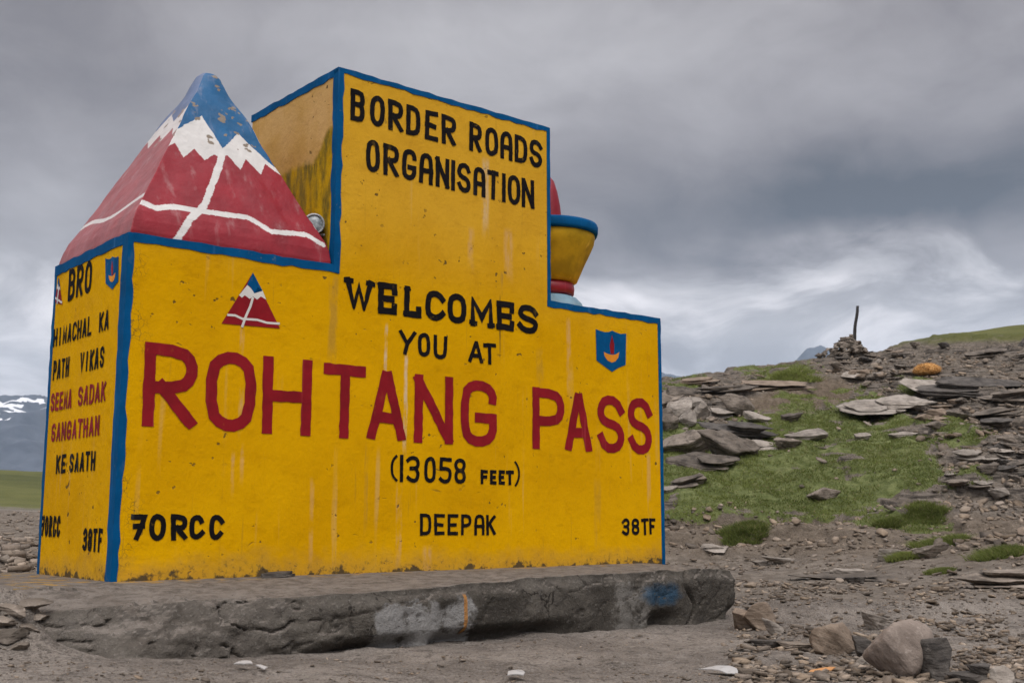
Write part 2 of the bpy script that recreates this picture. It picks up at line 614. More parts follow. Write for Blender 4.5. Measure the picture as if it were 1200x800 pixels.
dirt = nt.mix(nt.ramp(nd2, 0.58, 0.70, 0, 0.5), dirt, (0.31, 0.285, 0.26))
brn = nt.mix(nt.ramp(nmid, 0.35, 0.65), (0.105, 0.080, 0.056), (0.172, 0.136, 0.100))
brn = nt.mix(nt.ramp(nfin, 0.55, 0.7, 0, 0.6), brn, (0.31, 0.26, 0.22))
pal = nt.mix(nt.ramp(nmid, 0.4, 0.62), (0.125, 0.102, 0.079), (0.220, 0.187, 0.153))
brn = nt.mix(nt.ramp(nd2, 0.44, 0.34, 0, 0.7), brn, (0.050, 0.040, 0.031))
c = nt.mix(br, dirt, brn)
c = nt.mix(nt.math('MULTIPLY', pl_, nt.ramp(nbig, 0.3, 0.6, 0.4, 1)), c, pal)
rb = nt.mix(nt.ramp(nmid, 0.38, 0.62), (0.075, 0.059, 0.043), (0.170, 0.140, 0.108))
rb = nt.mix(nt.ramp(nfin, 0.52, 0.66, 0, 0.7), rb, (0.29, 0.262, 0.235))
rb = nt.mix(nt.ramp(nt.noise(co, 13.0, 5, 0.65), 0.46, 0.36, 0, 0.8), rb, (0.040, 0.033, 0.026))
c = nt.mix(nt.math('MULTIPLY', ru_, 0.85), c, rb)
upz = nt.xyz(nt.n('ShaderNodeNewGeometry').outputs['Normal'])[2]
led = nt.noise(nt.scale(co, (2.0, 2.0, 20.0)), 1.0, 5, 0.65)
ledc = nt.mix(nt.ramp(led, 0.42, 0.6), (0.050, 0.042, 0.035), (0.200, 0.172, 0.145))
c = nt.mix(nt.math('MULTIPLY', ru_, nt.ramp(upz, 0.80, 0.62)), c, ledc)
gcol = nt.mix(nt.ramp(nmid, 0.38, 0.64), (0.085, 0.105, 0.030), (0.150, 0.170, 0.062))
gcol = nt.mix(nt.ramp(nbig, 0.55, 0.75, 0, 0.5), gcol, (0.11, 0.105, 0.040))
c = nt.mix(nt.ramp(nt.math('ADD', gr, nt.math('MULTIPLY', nt.math('SUBTRACT', nfin, 0.5), 0.9)), 0.38, 0.60), c, gcol)
nme = nt.noise(co, 0.09, 7, 0.65)
mcol = nt.mix(nt.ramp(nme, 0.36, 0.62), (0.066, 0.074, 0.018), (0.118, 0.122, 0.034))
mcol = nt.mix(nt.ramp(nt.noise(co, 0.5, 6, 0.7), 0.58, 0.72, 0, 0.7), mcol, (0.17, 0.145, 0.105))
c = nt.mix(me_, c, mcol)
nt.put(b.inputs['Base Color'], c)
b.inputs['Roughness'].default_value = 0.93
b.inputs['Specular IOR Level'].default_value = 0.25
n1 = set_bump(nt, b, nmid, 0.7, 0.07)
n2 = set_bump(nt, b, nt.math('ADD', nt.math('ADD', nt.math('ADD', nd2, nt.math('MULTIPLY', nd4, 3.0)), nt.noise(co, 15.0, 5, 0.65)), nt.math('ADD', nfin, nt.math('MULTIPLY', nspk, -0.6))), 0.9, 0.020, n1)
M_ground = m
g_o = link('ground', ground_me, M_ground, smooth=True)
tag(g_o, 'stony trampled earth and hillside around the yellow monument', 'ground', kind='structure')

# ------------------------------------------------------------------ far mountains
def mountain_range(name, px0, px1, d0, d1, ridge, base_py, seed, label, craggy=1.0):
    na, nd = int((px1 - px0) * 0.7), 150
    P = np.linspace(px0, px1, na)
    D = np.linspace(d0, d1, nd)
    PP, DD = np.meshgrid(P, D)
    az = np.arctan2(PP - 600, FPX * math.cos(PITCH))
    X, Yy = DD * np.sin(az), DD * np.cos(az)
    t = (DD - d0) / (d1 - d0)
    crest = np.interp(P, [r_[0] for r_ in ridge], [r_[1] for r_ in ridge])
    ctan = np.array([tan_el(a, q) for a, q in zip(P, crest)])
    dc = d0 + 0.72 * (d1 - d0)
    top = CAM_Z + ctan * dc
    prof = np.where(t < 0.72, (t / 0.72) ** 1.15, 1 - 0.6 * ((t - 0.72) / 0.28) ** 1.3)
    s = 1.0 / (d1 - d0)
    rid = 1 - np.abs(2 * fbm(X * 4.5 * s, Yy * 1.8 * s, 6, seed, 0.55) - 1)
    rid2 = 1 - np.abs(2 * fbm(X * 11 * s, Yy * 4.0 * s, 5, seed + 5, 0.55) - 1)
    env = np.clip(4 * t * (1.05 - t), 0, 1)
    Z = top[None, :] * prof + craggy * ((rid - 0.72) * top.mean() * 0.45 * env + (rid2 - 0.7) * top.mean() * 0.16 * env)
    Z = Z - 18
    ln = np.abs(fbm((X + 0.9 * DD) * 4.6 * s, (DD * 1.2 - X * 0.8) * 4.2 * s, 5, seed + 7, 0.5) - 0.5)
    gully = sstep(0.017 - ln, 0, 0.007) * sstep(fbm(X * 9 * s, DD * 9 * s, 4, seed + 9), 0.47, 0.53) * sstep(t, 0.10, 0.2) * (craggy > 0.5)
    colr = np.stack([gully, rid, t], -1).reshape(-1, 3)
    vid = np.arange(na * nd).reshape(nd, na)
    f = np.stack([vid[:-1, :-1], vid[:-1, 1:], vid[1:, 1:], vid[1:, :-1]], -1).reshape(-1, 4)
    me = np_mesh(name, np.stack([X, Yy, Z], -1).reshape(-1, 3), f, {'snow': colr})
    o = link(name, me, M_mount, smooth=True)
    return tag(o, label, 'mountain', kind='structure')


m, nt, b = new_mat('mountain_rock')
co = world_co(nt)
att = nt.n('ShaderNodeVertexColor', layer_name='snow')
sc = nt.n('ShaderNodeSeparateColor')
nt.L.new(att.outputs[0], sc.inputs[0])
nz = nt.noise(co, 0.012, 8, 0.65)
rk = nt.mix(nt.ramp(nz, 0.35, 0.65), (0.022, 0.030, 0.048), (0.062, 0.074, 0.098))
rk = nt.mix(nt.ramp(sc.outputs[2], 0.25, 0.02, 0, 0.8), rk, (0.075, 0.090, 0.040))
rk = nt.mix(nt.ramp(nt.math('ADD', sc.outputs[0], nt.math('MULTIPLY', nt.math('SUBTRACT', nz, 0.5), 0.8)), 0.45, 0.6), rk, (0.75, 0.77, 0.80))
nt.put(b.inputs['Base Color'], rk)
b.inputs['Roughness'].default_value = 0.9
M_mount = m
mountain_range('mountain', -500, 330, 1500, 3600, [(-500, 452), (-120, 458), (0, 464), (30, 463), (60, 467), (200, 478), (330, 520)], 552, 71,
               'snow streaked blue grey mountain beyond the green meadow on the left')
mountain_range('mountain', 60, 1300, 2600, 4200, [(60, 520), (200, 480), (420, 440), (600, 415), (740, 412), (775, 432), (800, 440), (850, 446), (900, 436), (945, 402), (962, 398), (985, 410), (1080, 440), (1200, 480), (1300, 520)], 470, 88,
               'hazy grey mountain just showing above the stony ridge', 0.25)

# ------------------------------------------------------------------ haze
bm = bmesh.new()
bmesh.ops.create_cube(bm, size=1.0, matrix=Matrix.Translation((0, 2000, 390)) @ Matrix.Diagonal((9000, 9000, 1000, 1)))
hz = bpy.data.materials.new('haze_air')
hz.use_nodes = True
hz.node_tree.nodes.clear()
pv = hz.node_tree.nodes.new('ShaderNodeVolumePrincipled')
pv.inputs['Color'].default_value = (0.60, 0.78, 1.0, 1)
pv.inputs['Density'].default_value = 0.00011
pv.inputs['Anisotropy'].default_value = 0.0
ho = hz.node_tree.nodes.new('ShaderNodeOutputMaterial')
hz.node_tree.links.new(pv.outputs[0], ho.inputs['Volume'])
haze = link('haze', bm_mesh('haze', bm), hz)
tag(haze, 'thin bluish air between the pass and the far mountains', 'haze', kind='stuff')

# ================================================================== THE MONUMENT
mon = empty('welcome_monument', tuple(P0), YAW)
tag(mon, 'yellow concrete welcome monument with blue edges, painted mountain and ROHTANG PASS lettering', 'monument')
LOW, HIGH = 2.0, 3.36
UX0, UX1, W_ = 1.375, 3.28, 4.50
DEPTH = 1.23


def grime(nt, co, base, sx_, sz_, extra_low=True):
    """chips, drips and dirt of a weathered painted plaster wall"""
    n_big = nt.noise(co, 1.3, 5, 0.55)
    n_bc = nt.noise(co, 3.0, 3, 0.55, col=True)
    base = nt.mix(nt.ramp(n_big, 0.35, 0.7, 0, 0.6), base, nt.mix(1.0, base, (0.82, 0.76, 0.62), 'MULTIPLY'))
    base = nt.mix(nt.ramp(nt.noise(nt.scale(co, (1, 1, 1.8)), 6.5, 6, 0.65), 0.50, 0.70, 0, 0.35), base, nt.mix(1.0, base, (0.70, 0.64, 0.6), 'MULTIPLY'))
    # long pale drips
    strk = nt.noise(nt.scale(co, (13.0, 13.0, 0.55)), 1.0, 4, 0.5)
    gate = nt.noise(co, 1.1, 3, 0.5)
    base = nt.mix(nt.math('MULTIPLY', nt.ramp(strk, 0.60, 0.72), nt.ramp(gate, 0.48, 0.62, 0, 0.33)), base, (0.60, 0.42, 0.20))
    strk2 = nt.noise(nt.scale(co, (17.0, 17.0, 0.8)), 1.7, 4, 0.55)
    base = nt.mix(nt.math('MULTIPLY', nt.ramp(strk2, 0.62, 0.75), 0.30), base, (0.26, 0.15, 0.02))
    # fine speckle
    n_f = nt.noise(co, 60, 4, 0.7)
    base = nt.mix(nt.ramp(n_f, 0.60, 0.80, 0, 0.35), base, (0.22, 0.13, 0.02))
    # chips down to the render
    n_c = nt.noise(nt.vmath('ADD', co, (3.1, 0.4, 7.7)), 17, 3, 0.5)
    n_g = nt.noise(co, 1.6, 3, 0.55)
    chip = nt.math('MULTIPLY', nt.ramp(n_c, 0.685, 0.715), nt.ramp(n_g, 0.42, 0.56))
    sc_ln = nt.noise(nt.scale(nt.vmath('ADD', co, nt.scale(n_bc, (0.25, 0.25, 0.25))), (6, 6, 22)), 1.0, 3, 0.5)
    chip = nt.math('MAXIMUM', chip, nt.math('MULTIPLY', nt.ramp(sc_ln, 0.71, 0.75, 0, 0.7), nt.ramp(n_g, 0.46, 0.6)))
    base = nt.mix(nt.math('MULTIPLY', chip, 0.85), base, (0.085, 0.055, 0.022))
    return base, n_f, chip


def grime_low(nt, co, base):
    x, y, z = nt.xyz(co)
    n = nt.noise(co, 9, 6, 0.65)
    n_b = nt.noise(co, 1.9, 3, 0.6)
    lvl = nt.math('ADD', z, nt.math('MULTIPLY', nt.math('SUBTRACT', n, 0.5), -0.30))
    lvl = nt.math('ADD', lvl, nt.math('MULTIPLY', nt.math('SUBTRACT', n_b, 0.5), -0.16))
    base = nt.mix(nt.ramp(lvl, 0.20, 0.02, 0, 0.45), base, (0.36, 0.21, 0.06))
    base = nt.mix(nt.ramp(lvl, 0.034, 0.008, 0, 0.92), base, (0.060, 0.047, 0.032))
    base = nt.mix(nt.math('MULTIPLY', nt.ramp(lvl, 0.11, 0.05), nt.ramp(nt.noise(co, 30, 5, 0.7), 0.52, 0.62, 0, 0.6)), base, (0.12, 0.085, 0.03))
    return base


WH, PK, BR = (0.62, 0.55, 0.45), (0.60, 0.36, 0.17), (0.30, 0.18, 0.05)
STREAKS = [(391.5, 322, 418, 0.045, BR, 0.55), (453, 380, 442, 0.016, WH, 0.75), (476, 415, 520, 0.020, WH, 0.75), (284, 382, 412, 0.02, PK, 0.8),
           (283, 455, 496, 0.022, PK, 0.7), (633, 408, 450, 0.05, BR, 0.35), (666, 372, 455, 0.03, PK, 0.6), (588, 318, 334, 0.02, BR, 0.8),
           (468, 565, 660, 0.03, PK, 0.7), (285, 520, 550, 0.018, PK, 0.8), (274, 530, 565, 0.016, PK, 0.6), (366, 560, 660, 0.02, PK, 0.5),
           (569, 185, 265, 0.045, WH, 0.45), (596, 268, 320, 0.06, PK, 0.65), (552, 266, 305, 0.04, PK, 0.6), (430, 520, 620, 0.02, BR, 0.35),
           (586, 345, 412, 0.012, (0.08, 0.05, 0.02), 0.8), (760, 530, 600, 0.03, PK, 0.5), (500, 640, 672, 0.05, PK, 0.8), (700, 560, 640, 0.05, BR, 0.3)]


def yellow_mat(name, side=False, streaks=False, plain=False):
    m, nt, b = new_mat(name)
    co = obj_co(nt)
    x, y, z = nt.xyz(co)
    if not side:
        n = nt.noise(co, 0.9, 4, 0.5)
        zz = nt.math('ADD', z, nt.math('MULTIPLY', nt.math('SUBTRACT', n, 0.5), 0.8))
        base = nt.mix(nt.ramp(zz, 1.7, 2.6), (0.680, 0.358, 0.001), (0.655, 0.360, 0.026))
        base = nt.mix(nt.ramp(zz, 0.75, 0.0, 0, 0.5), base, (0.76, 0.415, 0.001))
        # crazed paint next to the painted corner
        vr = nt.voro(nt.vmath('ADD', co, nt.scale(nt.noise(co, 9, 4, 0.6, col=True), (0.09, 0.09, 0.09))), 26, 'DISTANCE_TO_EDGE')
        nearc = nt.math('MULTIPLY', nt.ramp(x, 0.22, 0.05), nt.ramp(nt.noise(co, 6, 4), 0.48, 0.62, 0, 0.8))
        nearc = nt.math('MULTIPLY', nearc, nt.ramp(x, 0.0, 0.02))
        base = nt.mix(nt.math('MULTIPLY', nt.ramp(vr, 0.06, 0.01), nearc), base, (0.12, 0.08, 0.02))
    else:
        # upper block's flank: bare ochre wash over old paint, mossy below
        n = nt.noise(nt.scale(co, (1, 1, 0.8)), 2.6, 6, 0.6)
        edge = nt.math('SUBTRACT', nt.math('ADD', 2.80, nt.ramp(y, 0.34, 0.02, 0, 0.22)), z)
        edge = nt.math('ADD', edge, nt.math('MULTIPLY', nt.math('SUBTRACT', n, 0.5), 0.30))
        washc = nt.mix(nt.ramp(nt.noise(co, 3, 5, 0.6), 0.35, 0.65), (0.50, 0.295, 0.090), (0.57, 0.35, 0.135))
        moss = nt.noise(nt.scale(co, (9, 9, 2.2)), 1.0, 5, 0.65)
        old = nt.mix(nt.ramp(moss, 0.42, 0.66), (0.52, 0.31, 0.008), (0.12, 0.095, 0.022))
        old = nt.mix(nt.math('MULTIPLY', nt.ramp(y, 0.25, 0.55), nt.ramp(moss, 0.36, 0.55, 0, 0.6)), old, (0.16, 0.125, 0.045))
        base = nt.mix(nt.ramp(edge, -0.02, 0.05), washc, old)
    base, nf, chip = grime(nt, co, base, 1, 1)
    if streaks:
        wv = nt.math('MULTIPLY', nt.math('SUBTRACT', nt.noise(nt.scale(co, (3, 3, 4)), 1.0, 3), 0.5), 0.03)
        xw = nt.math('ADD', x, wv)
        brk = nt.ramp(nt.noise(nt.scale(co, (20, 20, 5)), 1.0, 4, 0.6), 0.36, 0.58)
        for (px_, ya, yb, wd_, colr_, amt) in STREAKS:
            u_, za_ = on_front(px_, ya)
            zb_ = on_front(px_, yb)[1]
            k_ = nt.ramp(nt.math('ABSOLUTE', nt.math('SUBTRACT', xw, u_)), wd_, wd_ * 0.35)
            k_ = nt.math('MULTIPLY', k_, nt.ramp(z, za_ + 0.02, za_ - 0.05))
            k_ = nt.math('MULTIPLY', k_, nt.ramp(z, zb_ - 0.12, zb_ + 0.12))
            base = nt.mix(nt.math('MULTIPLY', nt.math('MULTIPLY', k_, brk), amt * 0.8), base, colr_)
    if not side:
        base = grime_low(nt, co, base)
    nt.put(b.inputs['Base Color'], base)
    nt.put(b.inputs['Roughness'], nt.ramp(nt.noise(co, 7, 3), 0.3, 0.7, 0.60, 0.78))
    b.inputs['Specular IOR Level'].default_value = 0.03
    n1 = set_bump(nt, b, nt.noise(nt.scale(co, (1.0, 1.0, 0.75)), 4.0, 5, 0.6), 0.42, 0.03)
    n2 = set_bump(nt, b, nt.math('SUBTRACT', nt.noise(co, 34, 5, 0.65), nt.math('MULTIPLY', chip, 1.2)), 0.6, 0.006, n1)
    return m


def paint_mat(name, colr, worn=0.35, under=(0.58, 0.32, 0.02), var=0.75, rough=0.6, spec=0.15):
    m, nt, b = new_mat(name)
    co = obj_co(nt)
    n = nt.noise(co, 5, 5, 0.6)
    c = nt.mix(nt.ramp(n, 0.35, 0.68), colr, tuple(v * var for v in colr))
    n2 = nt.noise(co, 26, 5, 0.7)
    gate = nt.noise(nt.vmath('ADD', co, (5, 1, 2)), 2.4, 3, 0.55)
    msk = nt.math('MULTIPLY', nt.ramp(n2, 0.60, 0.70), nt.ramp(gate, 0.45, 0.62))
    c = nt.mix(nt.math('MULTIPLY', msk, worn), c, under)
    strk = nt.noise(nt.scale(co, (16, 16, 0.7)), 1.0, 4, 0.5)
    thin = nt.noise(nt.scale(nt.vmath('ADD', co, (2, 7, 4)), (11, 11, 4)), 1.0, 5, 0.65)
    c = nt.mix(nt.ramp(thin, 0.60, 0.78, 0, worn * 0.55), c, under)
    c = nt.mix(nt.ramp(strk, 0.60, 0.76, 0, 0.4 * (worn > 0)), c, tuple(min(1, v * 1.7 + 0.06) for v in colr))
    nt.put(b.inputs['Base Color'], c)
    b.inputs['Roughness'].default_value = rough
    b.inputs['Specular IOR Level'].default_value = spec
    set_bump(nt, b, nt.noise(co, 30, 5, 0.65), 0.3, 0.004)
    return m


M_yel = yellow_mat('yellow_paint', streaks=True)
M_flank = yellow_mat('ochre_wash_paint', True)
M_blue = paint_mat('blue_paint', (0.001, 0.082, 0.228), 0.6, (0.14, 0.17, 0.18), 0.75, 0.7, 0.06)
M_black = paint_mat('black_lettering_paint', (0.006, 0.005, 0.006), 0.75, (0.22, 0.13, 0.02), 1.6, 0.7, 0.08)
M_red = paint_mat('red_lettering_paint', (0.255, 0.007, 0.014), 0.45, (0.42, 0.12, 0.02))
M_redp = paint_mat('red_gloss_paint', (0.27, 0.012, 0.025), 0.3, (0.5, 0.2, 0.2), 0.7, 0.35, 0.4)
M_white = paint_mat('white_paint', (0.66, 0.64, 0.60), 0.4, (0.4, 0.25, 0.2), 0.9)
M_orange = paint_mat('orange_paint', (0.72, 0.26, 0.02), 0.3, (0.5, 0.3, 0.02))
M_lblue = paint_mat('pale_blue_paint', (0.22, 0.36, 0.46), 0.6, (0.5, 0.5, 0.48))
M_bowl = paint_mat('yellow_bowl_paint', (0.55, 0.33, 0.012), 0.7, (0.20, 0.14, 0.02), 0.55)

# body: stepped outline, extruded
bm = bmesh.new()
prof = [(0, -0.12), (W_, -0.12), (W_, LOW - 0.01), (UX1, LOW), (UX1, HIGH), (UX0, HIGH), (UX0, LOW), (0, LOW)]
# the faces lean a little like the real, hand built thing
def lean(u, z, wdep):
    return (u + 0.0 * z, wdep, z)
fr_ = [bm.verts.new(lean(u, z, 0)) for u, z in prof]
bk_ = [bm.verts.new(lean(u, z, DEPTH)) for u, z in prof]
bm.faces.new(fr_)
bm.faces.new(bk_[::-1])
for i in range(8):
    j = (i + 1) % 8
    f = bm.faces.new([fr_[i], bk_[i], bk_[j], fr_[j]])
    if i == 5:
        f.material_index = 1
bm.normal_update()
bmesh.ops.recalc_face_normals(bm, faces=bm.faces)
ed = [e for e in bm.edges if not (abs(e.verts[0].co.z - e.verts[1].co.z) < 1e-6 and e.verts[0].co.z < 0)]
bmesh.ops.bevel(bm, geom=ed, offset=0.008, segments=2, affect='EDGES')
body = link('body', bm_mesh('body', bm), M_yel, mon)
body.data.materials.append(M_flank)


def wobble_box(name, u0, u1, w0, w1, z0, z1, mat, axis, seed, amp=0.008, label=None, seg=0.07):
    """painted band as a thin box set a few millimetres proud, its edges uneven as brushed by hand"""
    bm = bmesh.new()
    bmesh.ops.create_cube(bm, size=1.0)
    for v in bm.verts:
        v.co = Vector((u0 if v.co.x < 0 else u1, w0 if v.co.y < 0 else w1, z0 if v.co.z < 0 else z1))
    L = (u1 - u0, w1 - w0, z1 - z0)[axis]
    n = max(2, int(L / seg))
    edges = [e for e in bm.edges if abs(abs((e.verts[0].co - e.verts[1].co)[axis]) - L) < 1e-6]
    bmesh.ops.subdivide_edges(bm, edges=edges, cuts=n, use_grid_fill=True)
    rnd = random.Random(seed)
    offs = {}
    lo, hi = (u0, w0, z0)[axis], (u1, w1, z1)[axis]
    for v in bm.verts:
        k = round((v.co[axis] - lo) / (hi - lo) * 1000)
        if k in (0, 1000):
            continue
        a = offs.setdefault(k, [rnd.uniform(-amp, amp) for _ in range(4)])
        if axis == 0:
            v.co.z += a[0] if v.co.z < (z0 + z1) / 2 else a[1] * 0.6
        elif axis == 1:
            v.co.z += a[0] if v.co.z < (z0 + z1) / 2 else a[1] * 0.6
        else:
            if v.co.x > (u0 + u1) / 2:
                v.co.x += a[0]
            if v.co.y > (w0 + w1) / 2:
                v.co.y += a[1]
    o = link(name, bm_mesh(name, bm), mat, mon)
    if label:
        o['label'] = label
    return o


EP = 0.004
wobble_box('edge_stripe', -EP, 0.036, -EP, 0.082, -0.03, LOW + 0.003, M_blue, 2, 1)                       # front left corner
wobble_box('edge_stripe', 0.030, UX0 + 0.036, -EP - .001, 0.05, LOW - 0.050, LOW + 0.005, M_blue, 0, 2)    # top of left block, front
wobble_box('edge_stripe', -EP - .001, 0.05, 0.07, DEPTH + EP, LOW - 0.060, LOW + 0.005, M_blue, 1, 3)      # top of left block, flank
wobble_box('edge_stripe', -EP, 0.04, DEPTH - 0.035, DEPTH + EP + .001, -0.03, LOW - 0.055, M_blue, 2, 4)   # far left corner
wobble_box('edge_stripe', UX0 - EP, UX0 + 0.040, -EP - .002, 0.055, LOW - 0.045, HIGH - 0.004, M_blue, 2, 5)  # upper block, left corner
wobble_box('edge_stripe', UX0 - EP, UX1 + EP, -EP - .001, 0.06, HIGH - 0.030, HIGH + 0.006, M_blue, 0, 6)  # upper block, top
wobble_box('edge_stripe', UX0 - EP - .001, UX0 + 0.05, 0.05, DEPTH + EP, HIGH - 0.050, HIGH + 0.005, M_blue, 1, 7)
wobble_box('edge_stripe', UX1 - 0.028, UX1 + EP, -EP - .002, 0.05, LOW - 0.03, HIGH - 0.02, M_blue, 2, 8, amp=0.003)
wobble_box('edge_stripe', UX1 - 0.03, W_ + EP, -EP - .001, 0.06, LOW - 0.047, LOW + 0.000, M_blue, 0, 9)
wobble_box('edge_stripe', W_ - 0.028, W_ + EP + .001, -EP - .002, 0.06, -0.03, LOW - 0.02, M_blue, 2, 10, amp=0.003)

# ------------------------------------------------------------------ lettering: brushed strokes
C_ = 0.22   # chamfer
G = {
    'A': [[(0, 0), (.46, 1.0)], [(1, 0), (.54, 1.0)], [(.2, .28), (.8, .28)]],
    'a': [[(0, 0), (0, .8), (.25, 1), (.75, 1), (1, .8), (1, 0)], [(0, .42), (1, .42)]],       # round shouldered A
    'B': [[(0, 0), (0, 1)], [(0, 1), (.75, 1), (1, .85), (1, .65), (.8, .53), (.1, .53)], [(.8, .53), (1, .4), (1, .15), (.75, 0), (.1, 0)]],
    'C': [[(1, .8), (.75, 1), (.25, 1), (0, .8), (0, .2), (.25, 0), (.75, 0), (1, .2)]],
    'D': [[(0, 0), (0, 1)], [(0, 1), (.7, 1), (1, .8), (1, .2), (.7, 0), (.1, 0)]],
    'E': [[(1, 1), (0, 1), (0, 0), (1, 0)], [(0, .5), (.8, .5)]],
    'F': [[(1, 1), (0, 1), (0, 0)], [(0, .52), (.8, .52)]],
    'G': [[(1, .78), (1, .86), (.75, 1), (.25, 1), (0, .84), (0, .16), (.25, 0), (.75, 0), (1, .16), (1, .42), (.5, .42)]],
    'H': [[(0, 0), (0, 1)], [(1, 0), (1, 1)], [(0, .5), (1, .5)]],
    'I': [[(.5, 0), (.5, 1)]],
    'K': [[(0, 0), (0, 1)], [(1, 1), (.05, .45)], [(.3, .6), (1, 0)]],
    'L': [[(0, 1), (0, 0), (1, 0)]],
    'M': [[(0, 0), (0, 1), (.5, .25), (1, 1), (1, 0)]],
    'N': [[(0, 0), (0, 1)], [(0, 1), (1, 0)], [(1, 0), (1, 1)]],
    'O': [[(.3, 0), (.7, 0), (1, .18), (1, .82), (.7, 1), (.3, 1), (0, .82), (0, .18), (.3, 0), (.7, 0)]],
    'P': [[(0, 0), (0, 1)], [(0, 1), (.75, 1), (1, .85), (1, .6), (.75, .45), (.1, .45)]],
    'R': [[(0, 0), (0, 1)], [(0, 1), (.75, 1), (1, .86), (1, .62), (.75, .48), (.1, .48)], [(.3, .48), (1, 0)]],
    'S': [[(1, .8), (.78, 1), (.22, 1), (0, .84), (0, .66), (.22, .53), (.78, .47), (1, .34), (1, .16), (.78, 0), (.22, 0), (0, .2)]],
    'T': [[(0, 1), (1, 1)], [(.5, 1), (.5, 0)]],
    'U': [[(0, 1), (0, .17), (.25, 0), (.75, 0), (1, .17), (1, 1)]],
    'V': [[(0, 1), (.5, 0), (1, 1)]],
    'W': [[(0, 1), (.28, 0), (.5, .8), (.72, 0), (1, 1)]],
    'Y': [[(0, 1), (.5, .45), (1, 1)], [(.5, .45), (.35, 0)]],
    '0': [[(.28, 0), (.72, 0), (1, .2), (1, .8), (.72, 1), (.28, 1), (0, .8), (0, .2), (.28, 0), (.72, 0)]],
    '1': [[(.5, 0), (.5, 1)]],
    '3': [[(0, .86), (.25, 1), (.75, 1), (1, .85), (1, .65), (.75, .53), (.3, .53)], [(.75, .53), (1, .38), (1, .15), (.75, 0), (.25, 0), (0, .14)]],
    '5': [[(1, 1), (.08, 1), (.04, .56), (.7, .6), (1, .45), (1, .15), (.7, 0), (.2, 0), (0, .12)]],
    '7': [[(0, .97), (1, 1), (.82, .5), (.4, 0)], [(.2, .55), (.95, .55)]],
    '8': [[(.26, .53), (0, .68), (0, .86), (.26, 1), (.74, 1), (1, .86), (1, .68), (.74, .53), (.26, .53), (0, .68)],
          [(.26, .53), (0, .38), (0, .15), (.26, 0), (.74, 0), (1, .15), (1, .38), (.74, .53), (.26, .53), (0, .38)]],
    '(': [[(1, 1), (.35, .82), (0, .5), (.35, .18), (1, 0)]],
    ')': [[(0, 1), (.65, .82), (1, .5), (.65, .18), (0, 0)]],
}


def ribbon(pts, w_):
    """left and right edges of a brushed stroke with mitred corners"""
    n = len(pts)
    L, Rr = [], []
    for i in range(n):
        p = Vector(pts[i])
        d0 = (p - Vector(pts[i - 1])).normalized() if i > 0 else None
        d1 = (Vector(pts[i + 1]) - p).normalized() if i < n - 1 else None
        if d0 is None:
            d0 = d1
        if d1 is None:
            d1 = d0
        n0, n1 = Vector((-d0.y, d0.x)), Vector((-d1.y, d1.x))
        mm = n0 + n1
        if mm.length < 1e-4:
            mm = n0.copy()
        mm.normalize()
        k = min(1.8, 1.0 / max(0.3, mm.dot(n0)))
        L.append(p + mm * (w_ / 2 * k))
        Rr.append(p - mm * (w_ / 2 * k))
    return L, Rr


def brushed(L, Rr, rnd, wd):
    """both edges of a stroke broken into short pulls of the brush, each a little off the line"""
    oL, oR = [], []
    for i in range(len(L) - 1):
        ln = ((L[i + 1] + Rr[i + 1]) - (L[i] + Rr[i])).length / 2
        n = max(1, int(ln / (wd * 0.55)))
        for k in range(n):
            t = k / n
            for src, dst in ((L, oL), (Rr, oR)):
                p = src[i].lerp(src[i + 1], t)
                if k:
                    p = p + Vector((rnd.uniform(-1, 1), rnd.uniform(-1, 1))) * wd * 0.045
                dst.append(p)
    oL.append(L[-1].copy())
    oR.append(Rr[-1].copy())
    return oL, oR


def soften(pts, closed=False):
    """cut the blunt corners of a stroke once more, so that bowls look brushed; right angles stay"""
    n = len(pts)
    out = []
    for i in range(n):
        if not closed and i in (0, n - 1):
            out.append(pts[i])
            continue
        a, b_, c_ = Vector(pts[i - 1]), Vector(pts[i]), Vector(pts[(i + 1) % n])
        d0, d1 = (b_ - a), (c_ - b_)
        ang = d0.angle(d1) if d0.length > 1e-6 and d1.length > 1e-6 else 0
        if 0.25 < ang < 1.35:
            out.append(tuple(b_ - d0 * 0.27))
            out.append(tuple(b_ + d1 * 0.27))
        else:
            out.append(pts[i])
    return out



